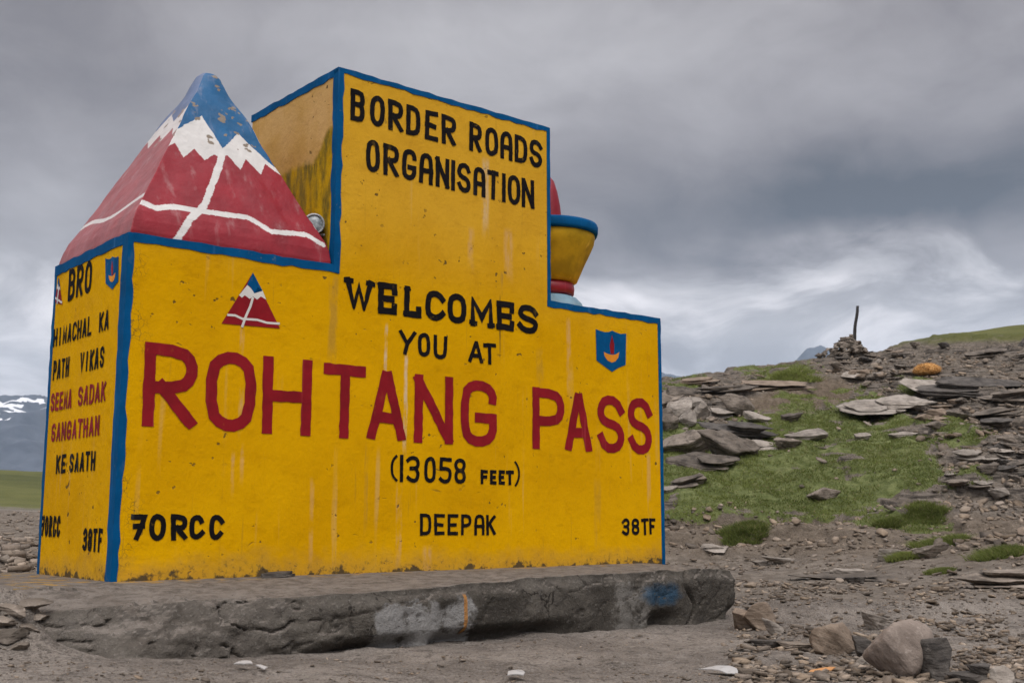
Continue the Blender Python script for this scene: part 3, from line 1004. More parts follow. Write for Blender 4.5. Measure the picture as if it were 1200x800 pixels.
def lettering(glyphs, wd, mat, face, label, serif=False, jit=0.004, name='lettering', halfserif=1.0):
    """glyphs: (char, x0, x1, z0, z1) boxes on a face; face 'front' or 'side'"""
    bm = bmesh.new()
    rnd = random.Random(len(label) * 13 + 5)
    for (ch, x0, x1, z0, z1) in glyphs:
        lay = 0
        if ch == 'I' or ch == '1':
            cx = (x0 + x1) / 2
            x0, x1 = cx - 0.001 - wd / 2, cx + 0.001 + wd / 2
        ww = min(wd, (x1 - x0) * 0.42) if ch not in 'I1' else wd
        ax, bx, az, bz = x0 + ww / 2, x1 - ww / 2, z0 + wd / 2, z1 - wd / 2
        polys = [list(p) for p in G[ch]]
        if ch in 'AVW' or ch == 'M':
            pass
        if serif:
            free = {'W': [(0, 1), (1, 1)], 'E': [], 'L': [(0, 1)], 'M': [(0, 0), (1, 0)]}.get(ch, [])
            for (fx, fz) in free:
                polys.append([(fx - .06, fz), (fx + .10, fz)])
            if ch == 'E':
                polys += [[(1, 1), (1, .80)], [(1, 0), (1, .2)], [(-.05, 1), (.1, 1)], [(-.05, 0), (.1, 0)]]
            if ch == 'L':
                polys += [[(1, 0), (1, .22)], [(-.12, 0), (.1, 0)]]
        for p in polys:
            pts = []
            for (gx_, gz_) in p:
                jx, jz = (rnd.uniform(-jit, jit), rnd.uniform(-jit, jit))
                pts.append((ax + (bx - ax) * gx_ + jx, az + (bz - az) * gz_ + jz))
            # square ends: run out to the letter's box
            def ext(a, bq):
                d = (Vector(a) - Vector(bq))
                d.normalize()
                return tuple(Vector(a) + d * wd * 0.5)
            if ch in '()':
                ww_ = 0.72
            else:
                ww_ = 1.0
            if len(pts) > 1 and ch not in 'O08':
                pts[0] = ext(pts[0], pts[1])
                pts[-1] = ext(pts[-1], pts[-2])
            swd = wd * ww_ * (0.72 if serif and len(p) == 2 and abs(p[0][1] - p[1][1]) < .01 and ch != 'E' else 1.0)
            if ch in 'O08':
                # closed ring: same first and last edge, no overlap
                ring = soften(pts[:-2], True)
                m_ = len(ring)
                ext3 = [ring[-1]] + ring + [ring[0]]
                L, Rr = ribbon(ext3, ww if False else swd)
                L, Rr = L[1:-1], Rr[1:-1]
                L.append(L[0])
                Rr.append(Rr[0])
            else:
                L, Rr = ribbon(soften(pts), swd)
            L, Rr = brushed(L, Rr, rnd, wd)
            lo_, hi_ = z0 - jit * 0.5, z1 + jit * 0.5
            for q in L + Rr:
                q.y = min(max(q.y, lo_), hi_)
            dep = -(0.0036 + 0.0005 * lay)
            lay += 1
            def mk(q):
                if face == 'front':
                    return bm.verts.new((q[0], dep, q[1]))
                return bm.verts.new((dep, -q[0], q[1]))
            vl, vr = [mk(q) for q in L], [mk(q) for q in Rr]
            for i in range(len(vl) - 1):
                try:
                    bm.faces.new([vl[i], vl[i + 1], vr[i + 1], vr[i]])
                except ValueError:
                    pass
    me = bpy.data.meshes.new(name)
    bm.to_mesh(me)
    bm.free()
    o = link(name, me, mat, mon)
    o['label'] = label
    return o


def fl(ch, xa, xb, ytop_l, ybot_l, ytop_r=None, ybot_r=None):
    """letter box on the front wall from its extent in the photograph"""
    xm = (xa + xb) / 2
    u0, u1 = on_front(xa, (ytop_l + ybot_l) / 2)[0], on_front(xb, (ytop_l + ybot_l) / 2)[0]
    return (ch, u0, u1, on_front(xm, ybot_l)[1], on_front(xm, ytop_l)[1])


def line_front(spec, tl, tr, bl, br_):
    """letters with x extents; top and baseline given by two points each"""
    out = []
    for ch, xa, xb in spec:
        xm = (xa + xb) / 2
        yt = tl[1] + (tr[1] - tl[1]) * (xm - tl[0]) / (tr[0] - tl[0])
        yb = bl[1] + (br_[1] - bl[1]) * (xm - bl[0]) / (br_[0] - bl[0])
        out.append(fl(ch, xa, xb, yt, yb))
    return out


rp = [('R', 167.3, 230.5, 403.5, 501.5), ('O', 240.6, 299.5, 412.7, 505.5), ('H', 307.3, 364.8, 419.5, 509), ('T', 378, 428.3, 427, 513),
      ('A', 430.3, 475, 434, 515.5), ('N', 485, 530.4, 440, 519.5), ('G', 540, 582, 446, 523), ('P', 624, 660.9, 455, 526.5),
      ('A', 662, 693, 460, 528.5), ('S', 700, 731, 463.5, 530), ('S', 735.8, 763.4, 466.5, 532)]
def words(glyphs, parts, wd, mat, face, tone, where='', **kw):
    """one part per word"""
    k = 0
    for wrd in parts:
        lettering(glyphs[k:k + len(wrd)], wd, mat, face, tone + ' lettering reading ' + wrd.upper() + where, **kw)
        k += len(wrd)


words([fl(*r_) for r_ in rp], ('ROHTANG', 'PASS'), 0.072, M_red, 'front', 'large dark red', jit=0.004)
words(line_front([('B', 410.6, 427.5), ('O', 433.6, 450.5), ('R', 454.5, 472), ('D', 476, 492.3), ('E', 497.7, 513), ('R', 517, 533.8),
                  ('R', 550, 564.5), ('O', 568, 583.5), ('a', 586, 600.5), ('D', 603, 617.5), ('S', 620, 635)],
                 (419, 106), (627, 164), (419, 142.5), (627, 196)), ('BORDER', 'ROaDS'), 0.037, M_black, 'front', 'black')
words(line_front([('O', 428.5, 445), ('R', 448.8, 467), ('G', 470.7, 487.6), ('a', 491, 507.5), ('N', 510, 526), ('I', 529, 533),
                  ('S', 535.5, 551), ('a', 554, 568.6), ('T', 571, 584.5), ('I', 588, 593), ('O', 595, 609), ('N', 611, 626)],
                 (437, 164.5), (618, 210), (437, 201.5), (618, 243.5)), ('ORGANISATION',), 0.036, M_black, 'front', 'black')
words(line_front([('W', 403.9, 437), ('E', 443, 464.8), ('L', 473.5, 493.5), ('C', 498, 521), ('O', 524, 546.6), ('M', 551, 577.5),
                  ('E', 582, 602), ('S', 606.6, 630)], (419, 326), (618, 357.5), (419, 363.5), (618, 390.5)), ('WELCOMES',),
      0.045, M_black, 'front', 'black serif', serif=True)
words(line_front([('Y', 467, 487.5), ('O', 489.5, 504), ('U', 507.5, 523.5), ('A', 549, 565.5), ('T', 565.5, 581)],
                 (477, 387), (573, 402), (477, 416), (573, 427)), ('YOU', 'AT'), 0.030, M_black, 'front', 'black')
words(line_front([('(', 456.5, 465.5), ('1', 468, 472), ('3', 476, 491.6), ('0', 497, 510.5), ('5', 514.4, 529), ('8', 532, 545.5)],
                 (460, 532), (540, 537), (460, 564.5), (540, 566.5)), ('(13058',), 0.027, M_black, 'front', 'black', jit=0.003)
words(line_front([('F', 563, 571.5), ('E', 574, 581.5), ('E', 584, 591.5), ('T', 592.5, 602)], (565, 550), (600, 551), (565, 567), (600, 568)) +
      line_front([(')', 602.5, 610)], (560, 540), (610, 540), (560, 570), (610, 570)), ('FEET)',), 0.025, M_black, 'front', 'black', jit=0.002)
words(line_front([('D', 492, 505.4), ('E', 508.4, 521), ('E', 524.6, 536.6), ('P', 540, 552), ('a', 555.5, 567.5), ('K', 569.6, 580.4)],
                 (498, 601.5), (575, 603), (498, 627), (575, 626.5)), ('DEEPaK',), 0.024, M_black, 'front', 'black', jit=0.003)
words(line_front([('7', 152.6, 171), ('0', 174.7, 194), ('R', 200, 219), ('C', 222, 239), ('C', 244.7, 261.7)],
                 (160, 601.5), (253, 603), (160, 633), (253, 632)), ('70RCC',), 0.031, M_black, 'front', 'black', ' on the front', jit=0.004)
words(line_front([('3', 728.6, 737.3), ('8', 740, 748.6), ('T', 751, 759.5), ('F', 760.5, 767.6)],
                 (732, 607), (764, 607), (732, 627), (764, 626)), ('38TF',), 0.025, M_black, 'front', 'black', ' on the front', jit=0.003)


def line_side(words, tl, tr, bl, br_):
    """words: (text, xl, xr) in photo pixels along the left flank"""
    out = []
    for text, xl, xr in words:
        wa, wb = on_side(xl, (tl[1] + bl[1]) / 2)[0], on_side(xr, (tr[1] + br_[1]) / 2)[0]
        n = len(text)
        step = (wa - wb) / n
        za, zb = on_side(tl[0], tl[1])[1], on_side(tr[0], tr[1])[1]
        ya, yb = on_side(bl[0], bl[1])[1], on_side(br_[0], br_[1])[1]
        for i, ch in enumerate(text):
            w0 = wa - i * step
            w1 = w0 - step * 0.80
            if ch == 'I':
                pass
            out.append((ch, -w0, -w1, (ya + yb) / 2, (za + zb) / 2))
    return out


for parts_, ta, tb, ba, bb, wd_, mt_ in (
        ([('BRO', 81, 110)], (84, 315), (108, 305), (84, 350), (108, 343.5), 0.034, M_black),
        ([('HIMACHAL', 63.5, 109.5), ('KA', 116, 129.5)], (63, 383), (128, 366), (63, 403), (128, 390), 0.021, M_black),
        ([('PATH', 63, 83), ('VIKAS', 94, 123.5)], (62, 421), (122, 408), (62, 442), (122, 434), 0.022, M_black),
        ([('SEEMA', 60.5, 86), ('SADAK', 92, 126)], (59, 458), (124, 450), (59, 479), (124, 474), 0.022, M_red),
        ([('SANGATHAN', 61, 118.5)], (61, 493), (117, 490), (61, 515), (117, 513), 0.022, M_red),
        ([('KE', 66.5, 79), ('SAATH', 82, 113.5)], (66, 531), (112, 530), (66, 553), (112, 553), 0.023, M_black),
        ([('70RCC', 49, 72)], (45, 602), (69, 606), (45, 626), (69, 631), 0.024, M_black),
        ([('38TF', 98, 121.5)], (98, 617), (121, 620), (98, 643), (121, 649), 0.026, M_black)):
    words(line_side(parts_, ta, tb, ba, bb), [q[0] for q in parts_], wd_, mt_, 'side', 'dark red' if mt_ is M_red else 'black', ' on the narrow left side', jit=.003)


# ------------------------------------------------------------------ small painted emblems
def flat_poly(name, pts, mat, parent, face, dep, label=None):
    bm = bmesh.new()
    if face == 'front':
        vs = [bm.verts.new((p[0], -dep, p[1])) for p in pts]
    else:
        vs = [bm.verts.new((-dep, p[0], p[1])) for p in pts]
    f = bm.faces.new(vs)
    bmesh.ops.triangulate(bm, faces=[f])
    me = bpy.data.meshes.new(name)
    bm.to_mesh(me)
    bm.free()
    o = link(name, me, mat, parent)
    if label:
        o['label'] = label
    return o


def strip_pts(line, wd):
    L, Rr = ribbon(line, wd)
    return [tuple(p) for p in L] + [tuple(p) for p in Rr[::-1]]


def mountain_emblem(conv, face, label, zoom):
    tri = [zoom(p) for p in ((543, 68), (653, 295), (415, 275))]
    tri = [conv(*p) for p in tri]
    em = flat_poly('mountain_emblem', tri, M_red, mon, face, 0.0036, label)
    snow = [conv(*zoom(p)) for p in ((486, 160), (520, 118), (535, 132), (548, 150), (560, 130), (582, 140), (597, 178), (575, 165), (560, 178), (543, 165), (530, 175), (510, 160), (498, 170))]
    flat_poly('snow_band', snow, M_white, em, face, 0.0042)
    tip = [conv(*zoom(p)) for p in ((519, 116), (543, 68), (582, 142), (563, 126), (548, 152), (534, 128))]
    flat_poly('blue_tip', tip, M_blue, em, face, 0.0048)
    flat_poly('road_line', strip_pts([conv(*zoom(p)) for p in ((438, 240), (470, 242), (500, 256), (560, 260), (600, 272), (652, 276))], 0.014), M_white, em, face, 0.0044)
    flat_poly('road_line', strip_pts([conv(*zoom(p)) for p in ((543, 168), (532, 205), (512, 250), (498, 290))], 0.016), M_white, em, face, 0.0052)
    return em


mountain_emblem(lambda a, c: on_front(a, c), 'front', 'small painted mountain emblem with blue tip on the front', lambda p: (140 + p[0] / 3.479, 300 + p[1] / 3.479))
mountain_emblem(lambda a, c: on_side(a, c), 'side', 'small painted mountain emblem on the narrow left side',
                lambda p: (64.6 + (p[0] - 415) / 238 * 9.0, 325 + (p[1] - 68) / 227 * 32))


def shield_emblem(conv, face, label, zoom):
    pts = [conv(*zoom(p)) for p in ((826, 285), (843, 292), (860, 297), (876, 297), (890, 291), (905, 298), (922, 304), (945, 303), (944, 365), (943, 425), (915, 436), (890, 452), (862, 432), (829, 407), (828, 345))]
    em = flat_poly('shield_emblem', pts, M_blue, mon, face, 0.0036, label)
    bowl = [conv(*zoom(p)) for p in ((857, 374), (868, 380), (880, 384), (892, 386), (904, 384), (918, 375), (914, 396), (903, 411), (889, 416), (872, 408), (861, 392))]
    flat_poly('bowl_mark', bowl, M_orange, em, face, 0.0042)
    fl_ = [conv(*zoom(p)) for p in ((884, 382), (880, 350), (889, 308), (898, 345), (897, 383))]
    flat_poly('flame_mark', fl_, M_red, em, face, 0.0048)
    return em


shield_emblem(lambda a, c: on_front(a, c), 'front', 'small blue shield emblem with orange bowl on the front', lambda p: (450 + p[0] / 3.334, 300 + p[1] / 3.334))


def zs(p):
    x = 124 + (p[0] - 826) / 119 * 15.5
    yy = 303 + (p[1] - 285) / 167 * 40 - (p[0] - 826) / 119 * 7
    return (x, yy)


shield_emblem(lambda a, c: on_side(a, c), 'side', 'small blue shield emblem on the narrow left side', zs)

# ------------------------------------------------------------------ the painted mountain on the left block
MH = 1.345
BU, BW = UX0 - 0.005, DEPTH


def pyr_scale(zr):
    return np.interp(zr, [0, .03, .10, .16, .24, .4, .8, 1.15, 1.24, 1.30, 1.33, 1.345],
                     [.985, .985, .965, .935, .870, .750, .455, .208, .158, .118, .075, 0.0])


def face_hit(px, py):
    """point of the front slope seen at a pixel: (u, height above the block)"""
    p1 = np.array([0, (1 - .860) * BW / 2, .24])
    p2 = np.array([0, (1 - .165) * BW / 2, 1.15])
    sl = (p2 - p1)[1:]
    nrm = np.array([0, sl[1], -sl[0]])
    r = ray_np(px, py)
    rl = np.array([r @ U, r @ V, r[2]])
    c0 = CAMP - P0
    cl = np.array([c0 @ U, c0 @ V, c0[2] - LOW])
    t = (nrm @ (p1 - cl)) / (nrm @ rl)
    q = cl + rl * t
    return q[0], q[2]


z1 = lambda p: (p[0] / 2.9625, 50 + p[1] / 2.9625)
bl_line = np.array([face_hit(*z1(p)) for p in ((560, 330), (615, 298), (697, 255), (770, 368), (822, 315), (930, 415), (965, 440))])
rd_line = np.array([face_hit(*z1(p)) for p in ((560, 368), (605, 348), (635, 398), (672, 368), (708, 408), (740, 388), (762, 400), (785, 390), (833, 440), (850, 405), (905, 457), (918, 420), (975, 462))])
hz_line = np.array([face_hit(*z1(p)) for p in ((440, 545), (485, 550), (540, 572), (610, 568), (680, 580), (760, 592), (860, 605), (940, 655), (1060, 665), (1120, 700))])
vt_line = np.array([face_hit(*z1(p)) for p in ((768, 380), (765, 400), (740, 480), (705, 570), (660, 610), (615, 690))])

NS, NZ = 190, 330
zr = np.concatenate([np.linspace(0, 1.24, NZ - 30, endpoint=False), np.linspace(1.24, 1.345, 30)])
ring = []
for sidx in range(4):
    for k in range(NS):
        t = -1 + 2 * k / NS
        ring.append((sidx, t))
sid = np.array([r_[0] for r_ in ring])
tt = np.array([r_[1] for r_ in ring])
# front (w = -), right (u = +), back, left
bx_ = np.where(sid == 0, tt, np.where(sid == 1, 1, np.where(sid == 2, -tt, -1)))
by_ = np.where(sid == 0, -1, np.where(sid == 1, tt, np.where(sid == 2, 1, -tt)))
S2 = pyr_scale(zr)[:, None]
# corners get rounder towards the tip
rnd_ = np.clip(0.02 + 0.9 * sstep(zr, 1.0, 1.3), 0, 1)[:, None]
rad = np.hypot(bx_, by_)
cxr = bx_ * (1 - rnd_) + bx_ / rad * 1.05 * rnd_
cyr = by_ * (1 - rnd_) + by_ / rad * 1.05 * rnd_
mx = BU / 2 + cxr * S2 * BU / 2 + 0.045 * zr[:, None] / MH
my = BW / 2 + cyr * S2 * BW / 2
mz = np.repeat(zr[:, None], mx.shape[1], 1)
bumpy = (fbm(mx * 5 + my * 3.1, mz * 5, 4, 91) - 0.5) * 0.020 * np.clip(S2 * 3, 0, 1) * sstep(mz, 0.03, 0.2)
mx = mx + cxr * bumpy
my = my + cyr * bumpy


def dist_line(a, c, line):
    dd = np.full(np.shape(a), 9.0)
    for i in range(len(line) - 1):
        x1, y1 = line[i]
        x2, y2 = line[i + 1]
        dx, dy = x2 - x1, y2 - y1
        t = np.clip(((a - x1) * dx + (c - y1) * dy) / (dx * dx + dy * dy), 0, 1)
        dd = np.minimum(dd, np.hypot(a - x1 - t * dx, c - y1 - t * dy))
    return dd


def srt(line):
    i = np.argsort(line[:, 0])
    return line[i]


SID = np.repeat(sid[None, :], len(zr), 0)
fa_u = np.where(SID == 0, mx, np.where(SID == 1, my, np.where(SID == 2, BU - mx, BW - my)))
jit_ = (fbm(fa_u * 30, mz * 30, 2, 95) - 0.5) * 0.012
bl, rl_ = srt(bl_line), srt(rd_line)
blz = np.interp(fa_u, bl[:, 0], bl[:, 1]) + jit_
rdz = np.interp(fa_u, rl_[:, 0], rl_[:, 1]) + jit_
# the other faces carry a similar snow line, level all round
sd = SID != 0
lt = 0.80 + 0.08 * np.abs(((fa_u * 5.3) % 1) * 2 - 1) - 0.02
blz = np.where(sd, 0.93 + 0.10 * np.abs(((fa_u * 3.7) % 1) * 2 - 1), blz)
rdz = np.where(sd, lt, rdz)
red = np.array([0.245, 0.012, 0.022])
wht = np.array([0.62, 0.605, 0.585])
blu = np.array([0.003, 0.090, 0.225])
wear = fbm(fa_u * 7, mz * 7, 4, 97)[..., None]
redv = red * (0.75 + 0.5 * wear)
pc = np.where((mz > rdz)[..., None], wht * (0.8 + 0.3 * wear), redv)
pc = np.where((mz > blz)[..., None], blu * (0.75 + 0.45 * wear), pc)
onl = (dist_line(fa_u, mz, hz_line) < 0.018 + jit_ * 0.6) & (SID == 0)
onl |= (dist_line(fa_u, mz, vt_line) < 0.022 + jit_ * 0.9) & (SID == 0)
zlev = 0.245 + 0.03 * np.sin(fa_u * 7)
onl |= (np.abs(mz - zlev) < 0.016) & sd
pc = np.where(onl[..., None], wht * (0.85 + 0.25 * wear), pc)
# chips in the blue tip
chipm = (fbm(fa_u * 16, mz * 26, 3, 99) > 0.72) & (mz > 0.75)
pc = np.where(chipm[..., None], np.array([0.20, 0.16, 0.12]), pc)
# pale, streaky sky reflection painted into the colour of the left slope
sky_sheen = np.where(SID == 3, 0.22, 0.0)[..., None]
pc = pc * (1 - sky_sheen) + np.array([0.52, 0.40, 0.40]) * sky_sheen * (0.7 + 0.6 * fbm(fa_u * 9, mz * 1.2, 4, 101)[..., None])
nzr, nri = mx.shape
vid = np.arange(nzr * nri).reshape(nzr, nri)
f = np.stack([vid[:-1], np.roll(vid[:-1], -1, 1), np.roll(vid[1:], -1, 1), vid[1:]], -1).reshape(-1, 4)
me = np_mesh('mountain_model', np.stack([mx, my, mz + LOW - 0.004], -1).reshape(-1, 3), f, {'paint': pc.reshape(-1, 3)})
m, nt, b = new_mat('mountain_paint')
co = obj_co(nt)
vc = nt.n('ShaderNodeVertexColor', layer_name='paint').outputs[0]
nn = nt.noise(co, 34, 5, 0.7)
c = nt.mix(nt.ramp(nn, 0.62, 0.78, 0, 0.45), vc, (0.10, 0.06, 0.055))
c = nt.mix(nt.ramp(nt.noise(nt.scale(co, (12, 12, 1.5)), 1.0, 5, 0.6), 0.55, 0.75, 0, 0.22), c, (0.55, 0.45, 0.44))
nt.put(b.inputs['Base Color'], c)
nt.put(b.inputs['Roughness'], nt.ramp(nt.noise(co, 9, 3), 0.3, 0.7, 0.40, 0.6))
b.inputs['Specular IOR Level'].default_value = 0.32
n1 = set_bump(nt, b, nt.noise(co, 9, 5, 0.6), 0.35, 0.02)
set_bump(nt, b, nn, 0.35, 0.004, n1)
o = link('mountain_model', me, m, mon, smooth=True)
o['label'] = 'red pyramid mountain with white snow line and blue tip'


# ------------------------------------------------------------------ torch bowl on the right block
def lathe(prof, n=56, cx=0, cy=0):
    vs, fs = [], []
    for (r_, z_) in prof:
        for k in range(n):
            a = 2 * math.pi * k / n
            vs.append((cx + r_ * math.cos(a), cy + r_ * math.sin(a), z_))
    for i in range(len(prof) - 1):
        for k in range(n):
            k2 = (k + 1) % n
            fs.append((i * n + k, i * n + k2, (i + 1) * n + k2, (i + 1) * n + k))
    return np.array(vs), np.array(fs)


TU, TW = 3.825, 0.62
torch = empty('torch_bowl', tuple(P0 + U * TU + V * TW + np.array([0, 0, LOW])), YAW)
torch.parent = None
tag(torch, 'yellow torch bowl with blue rim and red flame on the monument\'s right shoulder', 'torch bowl')


def lathe_part(name, prof, mat, smooth=True):
    v_, f_ = lathe(prof)
    v_ = v_ + np.stack([(fbm(v_[:, 0] * 6 + 3, v_[:, 2] * 6 + v_[:, 1] * 4, 3, 201) - 0.5) * 0.018, (fbm(v_[:, 1] * 6, v_[:, 2] * 6, 3, 203) - 0.5) * 0.018, 0 * v_[:, 0]], -1)
    return link(name, np_mesh(name, v_, f_), mat, torch, smooth=smooth)


lathe_part('base', [(0.001, -0.01), (.30, -.01), (.30, .06), (.275, .12), (.235, .165), (.19, .185), (.12, .192), (.001, .192)], M_lblue)
lathe_part('collar', [(.001, .188), (.19, .188), (.212, .20), (.220, .245), (.212, .285), (.19, .302), (.001, .302)], M_redp)
lathe_part('bowl', [(.001, .296), (.218, .298), (.240, .31), (.262, .36), (.303, .46), (.352, .56), (.380, .62), (.392, .68), (.386, .70), (.30, .705), (.001, .66)], M_bowl)
lathe_part('rim', [(.385, .695), (.410, .697), (.416, .72), (.414, .765), (.404, .785), (.36, .785), (.35, .76), (.35, .70), (.385, .695)], M_blue)
fpts = [(.001, .64), (.066, .66), (.086, .76), (.090, .86), (.084, .98), (.066, 1.10), (.036, 1.19), (.001, 1.225)]
v_, f_ = lathe(fpts, 24)
v_[:, 1] *= 0.7
v_[:, 0] += 0.035 + 0.012 * np.sin((v_[:, 2] - .6) * 8)
fo = link('flame', np_mesh('flame', v_, f_), M_redp, torch, smooth=True)

# ------------------------------------------------------------------ small round lamp on the ledge
m, nt, b = new_mat('lamp_metal')
nt.put(b.inputs['Base Color'], nt.mix(nt.ramp(nt.noise(obj_co(nt), 20, 4), .4, .6), (0.42, 0.43, 0.44), (0.22, 0.23, 0.23)))
b.inputs['Metallic'].default_value = 0.0
b.inputs['Roughness'].default_value = 0.7
M_metal = m
m, nt, b = new_mat('lamp_glass')
nt.put(b.inputs['Base Color'], nt.mix(nt.ramp(nt.noise(obj_co(nt), 12, 4, .6, 1), .4, .6), (0.16, 0.18, 0.19), (0.34, 0.37, 0.38)))
b.inputs['Roughness'].default_value = 0.3
M_glass = m
r_ = ray_np(368, 263)
lw = 0.40
cl = CAMP - P0
# where the pixel's ray passes a depth just off the upper block's flank
t_ = (UX0 - 0.075 - cl @ U) / (r_ @ U)
lp = CAMP + r_ * t_
lamp = empty('spotlight', tuple(lp))
tag(lamp, 'small round grey spotlight tucked between the painted mountain and the upper block', 'spotlight')
aim = Vector((0.18, -1.0, 0.0)).to_track_quat('Z', 'Y').to_matrix().to_4x4()


def lamp_part(name, prof, mat, parent):
    v_, f_ = lathe(prof, 32)
    me = np_mesh(name, v_, f_)
    me.transform(aim)
    return link(name, me, mat, parent, smooth=True)


hs = lamp_part('housing', [(.001, -.11), (.035, -.105), (.055, -.06), (.066, 0), (.070, .012), (.070, .024), (.060, .026), (.058, .012), (.001, .010)], M_metal, lamp)
lamp_part('lens', [(.058, .013), (.045, .024), (.02, .031), (.001, .033)], M_glass, lamp)
bm = bmesh.new()
bmesh.ops.create_cube(bm, size=1.0, matrix=Matrix.Translation((0.035, 0.05, -0.06)) @ Matrix.Diagonal((0.10, 0.022, 0.016, 1)))
bmesh.ops.bevel(bm, geom=bm.edges[:], offset=0.003, segments=1, affect='EDGES')
link('bracket', bm_mesh('bracket', bm), M_metal, lamp)

# ================================================================== PLINTH
def pl_front(u):
    return -(0.9 + 0.06 * (4 - u))


uu = np.linspace(-0.66, 4.26, 330)
topz = np.interp(uu, [-.95, -.71, -.37, .2, .7, 1.77, 2.8, 3.7, 4.05, 4.26], [-.16, -.105, -.045, -.038, -.040, -.012, .010, .006, .002, -.012])
cross = []
# (fraction towards back, height fraction) front bottom -> front top -> wall -> back
fh = np.linspace(0, 1, 44)
endr = sstep(uu, -0.68, -0.36)
HH, U1 = np.meshgrid(fh, uu, indexing='ij')
worn1 = 1 - sstep(U1, 0.2, 1.0)
ZF = -0.46 + (topz[None, :] + 0.46) * HH
n_l = fbm(U1 * 2.2, ZF * 3.5 + 3, 4, 301) - 0.5
n_s = fbm(U1 * 8, ZF * 11, 5, 303, 0.6) - 0.5
rdg = np.abs(fbm(U1 * 3.1 + ZF, ZF * 6 - U1 * 0.8, 4, 313) - 0.5)
VF = pl_front(U1) - 0.02 + (1 - endr)[None, :] * 0.30 + n_l * (0.035 + 0.10 * worn1) + n_s * (0.024 + 0.035 * worn1)
VF += worn1 * (0.22 * HH ** 2 - 0.05 * (1 - HH)) + (1 - worn1) * 0.045 * sstep(HH, .82, 1)
VF += np.exp(-(rdg / 0.016) ** 2) * (0.012 + 0.03 * worn1)
gap = sstep(fbm(uu * 1.5, uu * 0, 3, 307), 0.44, 0.60)[None, :] * sstep(0.50 - HH, 0, 0.22) * (1 - worn1)
VF += gap * 0.11
VF += np.exp(-((U1 - (3.74 + 0.05 * np.sin(ZF * 19))) / 0.013) ** 2) * 0.05
ZF = ZF + sstep(HH, .7, 1) * (fbm(U1 * 6, U1 * 0, 4, 309) - 0.5) * 0.03
rows_v, rows_z = [r_ for r_ in VF], [r_ for r_ in ZF]
vv, ztop = VF[-1], ZF[-1]
nq = 40
for q in np.linspace(0.02, 1, nq):
    rv = vv + (DEPTH + 0.25 - vv) * q
    tow = np.clip((0 - vv) / (DEPTH + 0.25 - vv), 0.05, 1)
    qq = np.clip(q / tow, 0, 1)
    bulge = (fbm(uu * 3, rv * 3, 4, 305) - 0.5) * 0.028 * sstep(q, 0, 0.1)
    ck2 = np.abs(fbm(uu * 1.8, rv * 1.8, 4, 311) - 0.5)
    wn = 1 - sstep(uu, 0.2, 1.0)
    rows_v.append(rv)
    rows_z.append(ztop + (0.016 - ztop) * qq * qq * (3 - 2 * qq) + bulge * (0.6 + wn) * (1 - sstep(rv, -0.25, -0.02)) - np.exp(-(ck2 / 0.006) ** 2) * 0.03 * wn * (1 - sstep(rv, -0.2, -0.05)))
for h_ in np.linspace(0.9, 0, 4):
    rows_v.append(np.full_like(uu, DEPTH + 0.27))
    rows_z.append(np.full_like(uu, -0.46 + (0.018 + 0.46) * h_))
rows_v, rows_z = np.array(rows_v), np.array(rows_z)
UU = np.repeat(uu[None, :], len(rows_v), 0).copy()
PX = P0[0] + UU * U[0] + rows_v * V[0]
PY = P0[1] + UU * U[1] + rows_v * V[1]
nrow, ncol = rows_v.shape
vid = np.arange(nrow * ncol).reshape(nrow, ncol)
f = np.stack([vid[:-1, :-1], vid[:-1, 1:], vid[1:, 1:], vid[1:, :-1]], -1).reshape(-1, 4)
V3 = np.stack([UU, rows_v, rows_z], -1).reshape(-1, 3)
# end caps as fans of quads: collapse each end column towards its middle, rounded outwards
def cap(col, sgn):
    base = len(V3c)
    loop = vid[:, col]
    pts = V3[loop]
    prev = loop
    fs = []
    for k in range(1, 5):
        q = k / 4
        c_ = np.array([pts[:, 0].mean(), pts[:, 1].mean(), -0.2])
        ring_ = pts + (c_ - pts) * np.array([0, q, q]) + np.array([sgn * 0.02 * math.sqrt(q), 0, 0])
        ids = np.arange(len(V3c), len(V3c) + len(ring_))
        V3c.extend(ring_.tolist())
        for i in range(len(loop) - 1):
            fs.append((prev[i], prev[i + 1], ids[i + 1], ids[i]))
        prev = ids
    return fs


V3c = V3.tolist()
extra = cap(0, -1) + cap(ncol - 1, 1)
f = np.vstack([f, np.array(extra)])
me = np_mesh('plinth', np.array(V3c), f)
bm = bmesh.new()
bm.from_mesh(me)
bmesh.ops.recalc_face_normals(bm, faces=bm.faces)
bm.to_mesh(me)
bm.free()
m, nt, b = new_mat('weathered_concrete')
co = obj_co(nt)
x, y, z = nt.xyz(co)
nb = nt.noise(co, 2.2, 6, 0.62)
nm = nt.noise(co, 11, 6, 0.65)
nf2 = nt.noise(co, 60, 4, 0.7)
geo = nt.n('ShaderNodeNewGeometry').outputs['True Normal']
nzv = nt.xyz(geo)[2]
c = nt.mix(nt.ramp(nb, 0.34, 0.66), (0.048, 0.042, 0.034), (0.112, 0.100, 0.084))
c = nt.mix(nt.ramp(nm, 0.50, 0.68, 0, 0.6), c, (0.045, 0.040, 0.035))
c = nt.mix(nt.ramp(nf2, 0.56, 0.72, 0, 0.45), c, (0.25, 0.235, 0.21))
cw = nt.vmath('ADD', co, nt.scale(nt.noise(co, 4.0, 5, 0.65, col=True), (0.35, 0.35, 0.35)))
crk_ = nt.voro(cw, 2.3, 'DISTANCE_TO_EDGE')
c = nt.mix(nt.math('MULTIPLY', nt.ramp(crk_, 0.022, 0.006), nt.ramp(nb, 0.45, 0.6, 0, 0.85)), c, (0.016, 0.013, 0.010))
pit = nt.noise(co, 24, 4, 0.6)
c = nt.mix(nt.ramp(pit, 0.36, 0.28, 0, 0.8), c, (0.020, 0.017, 0.014))
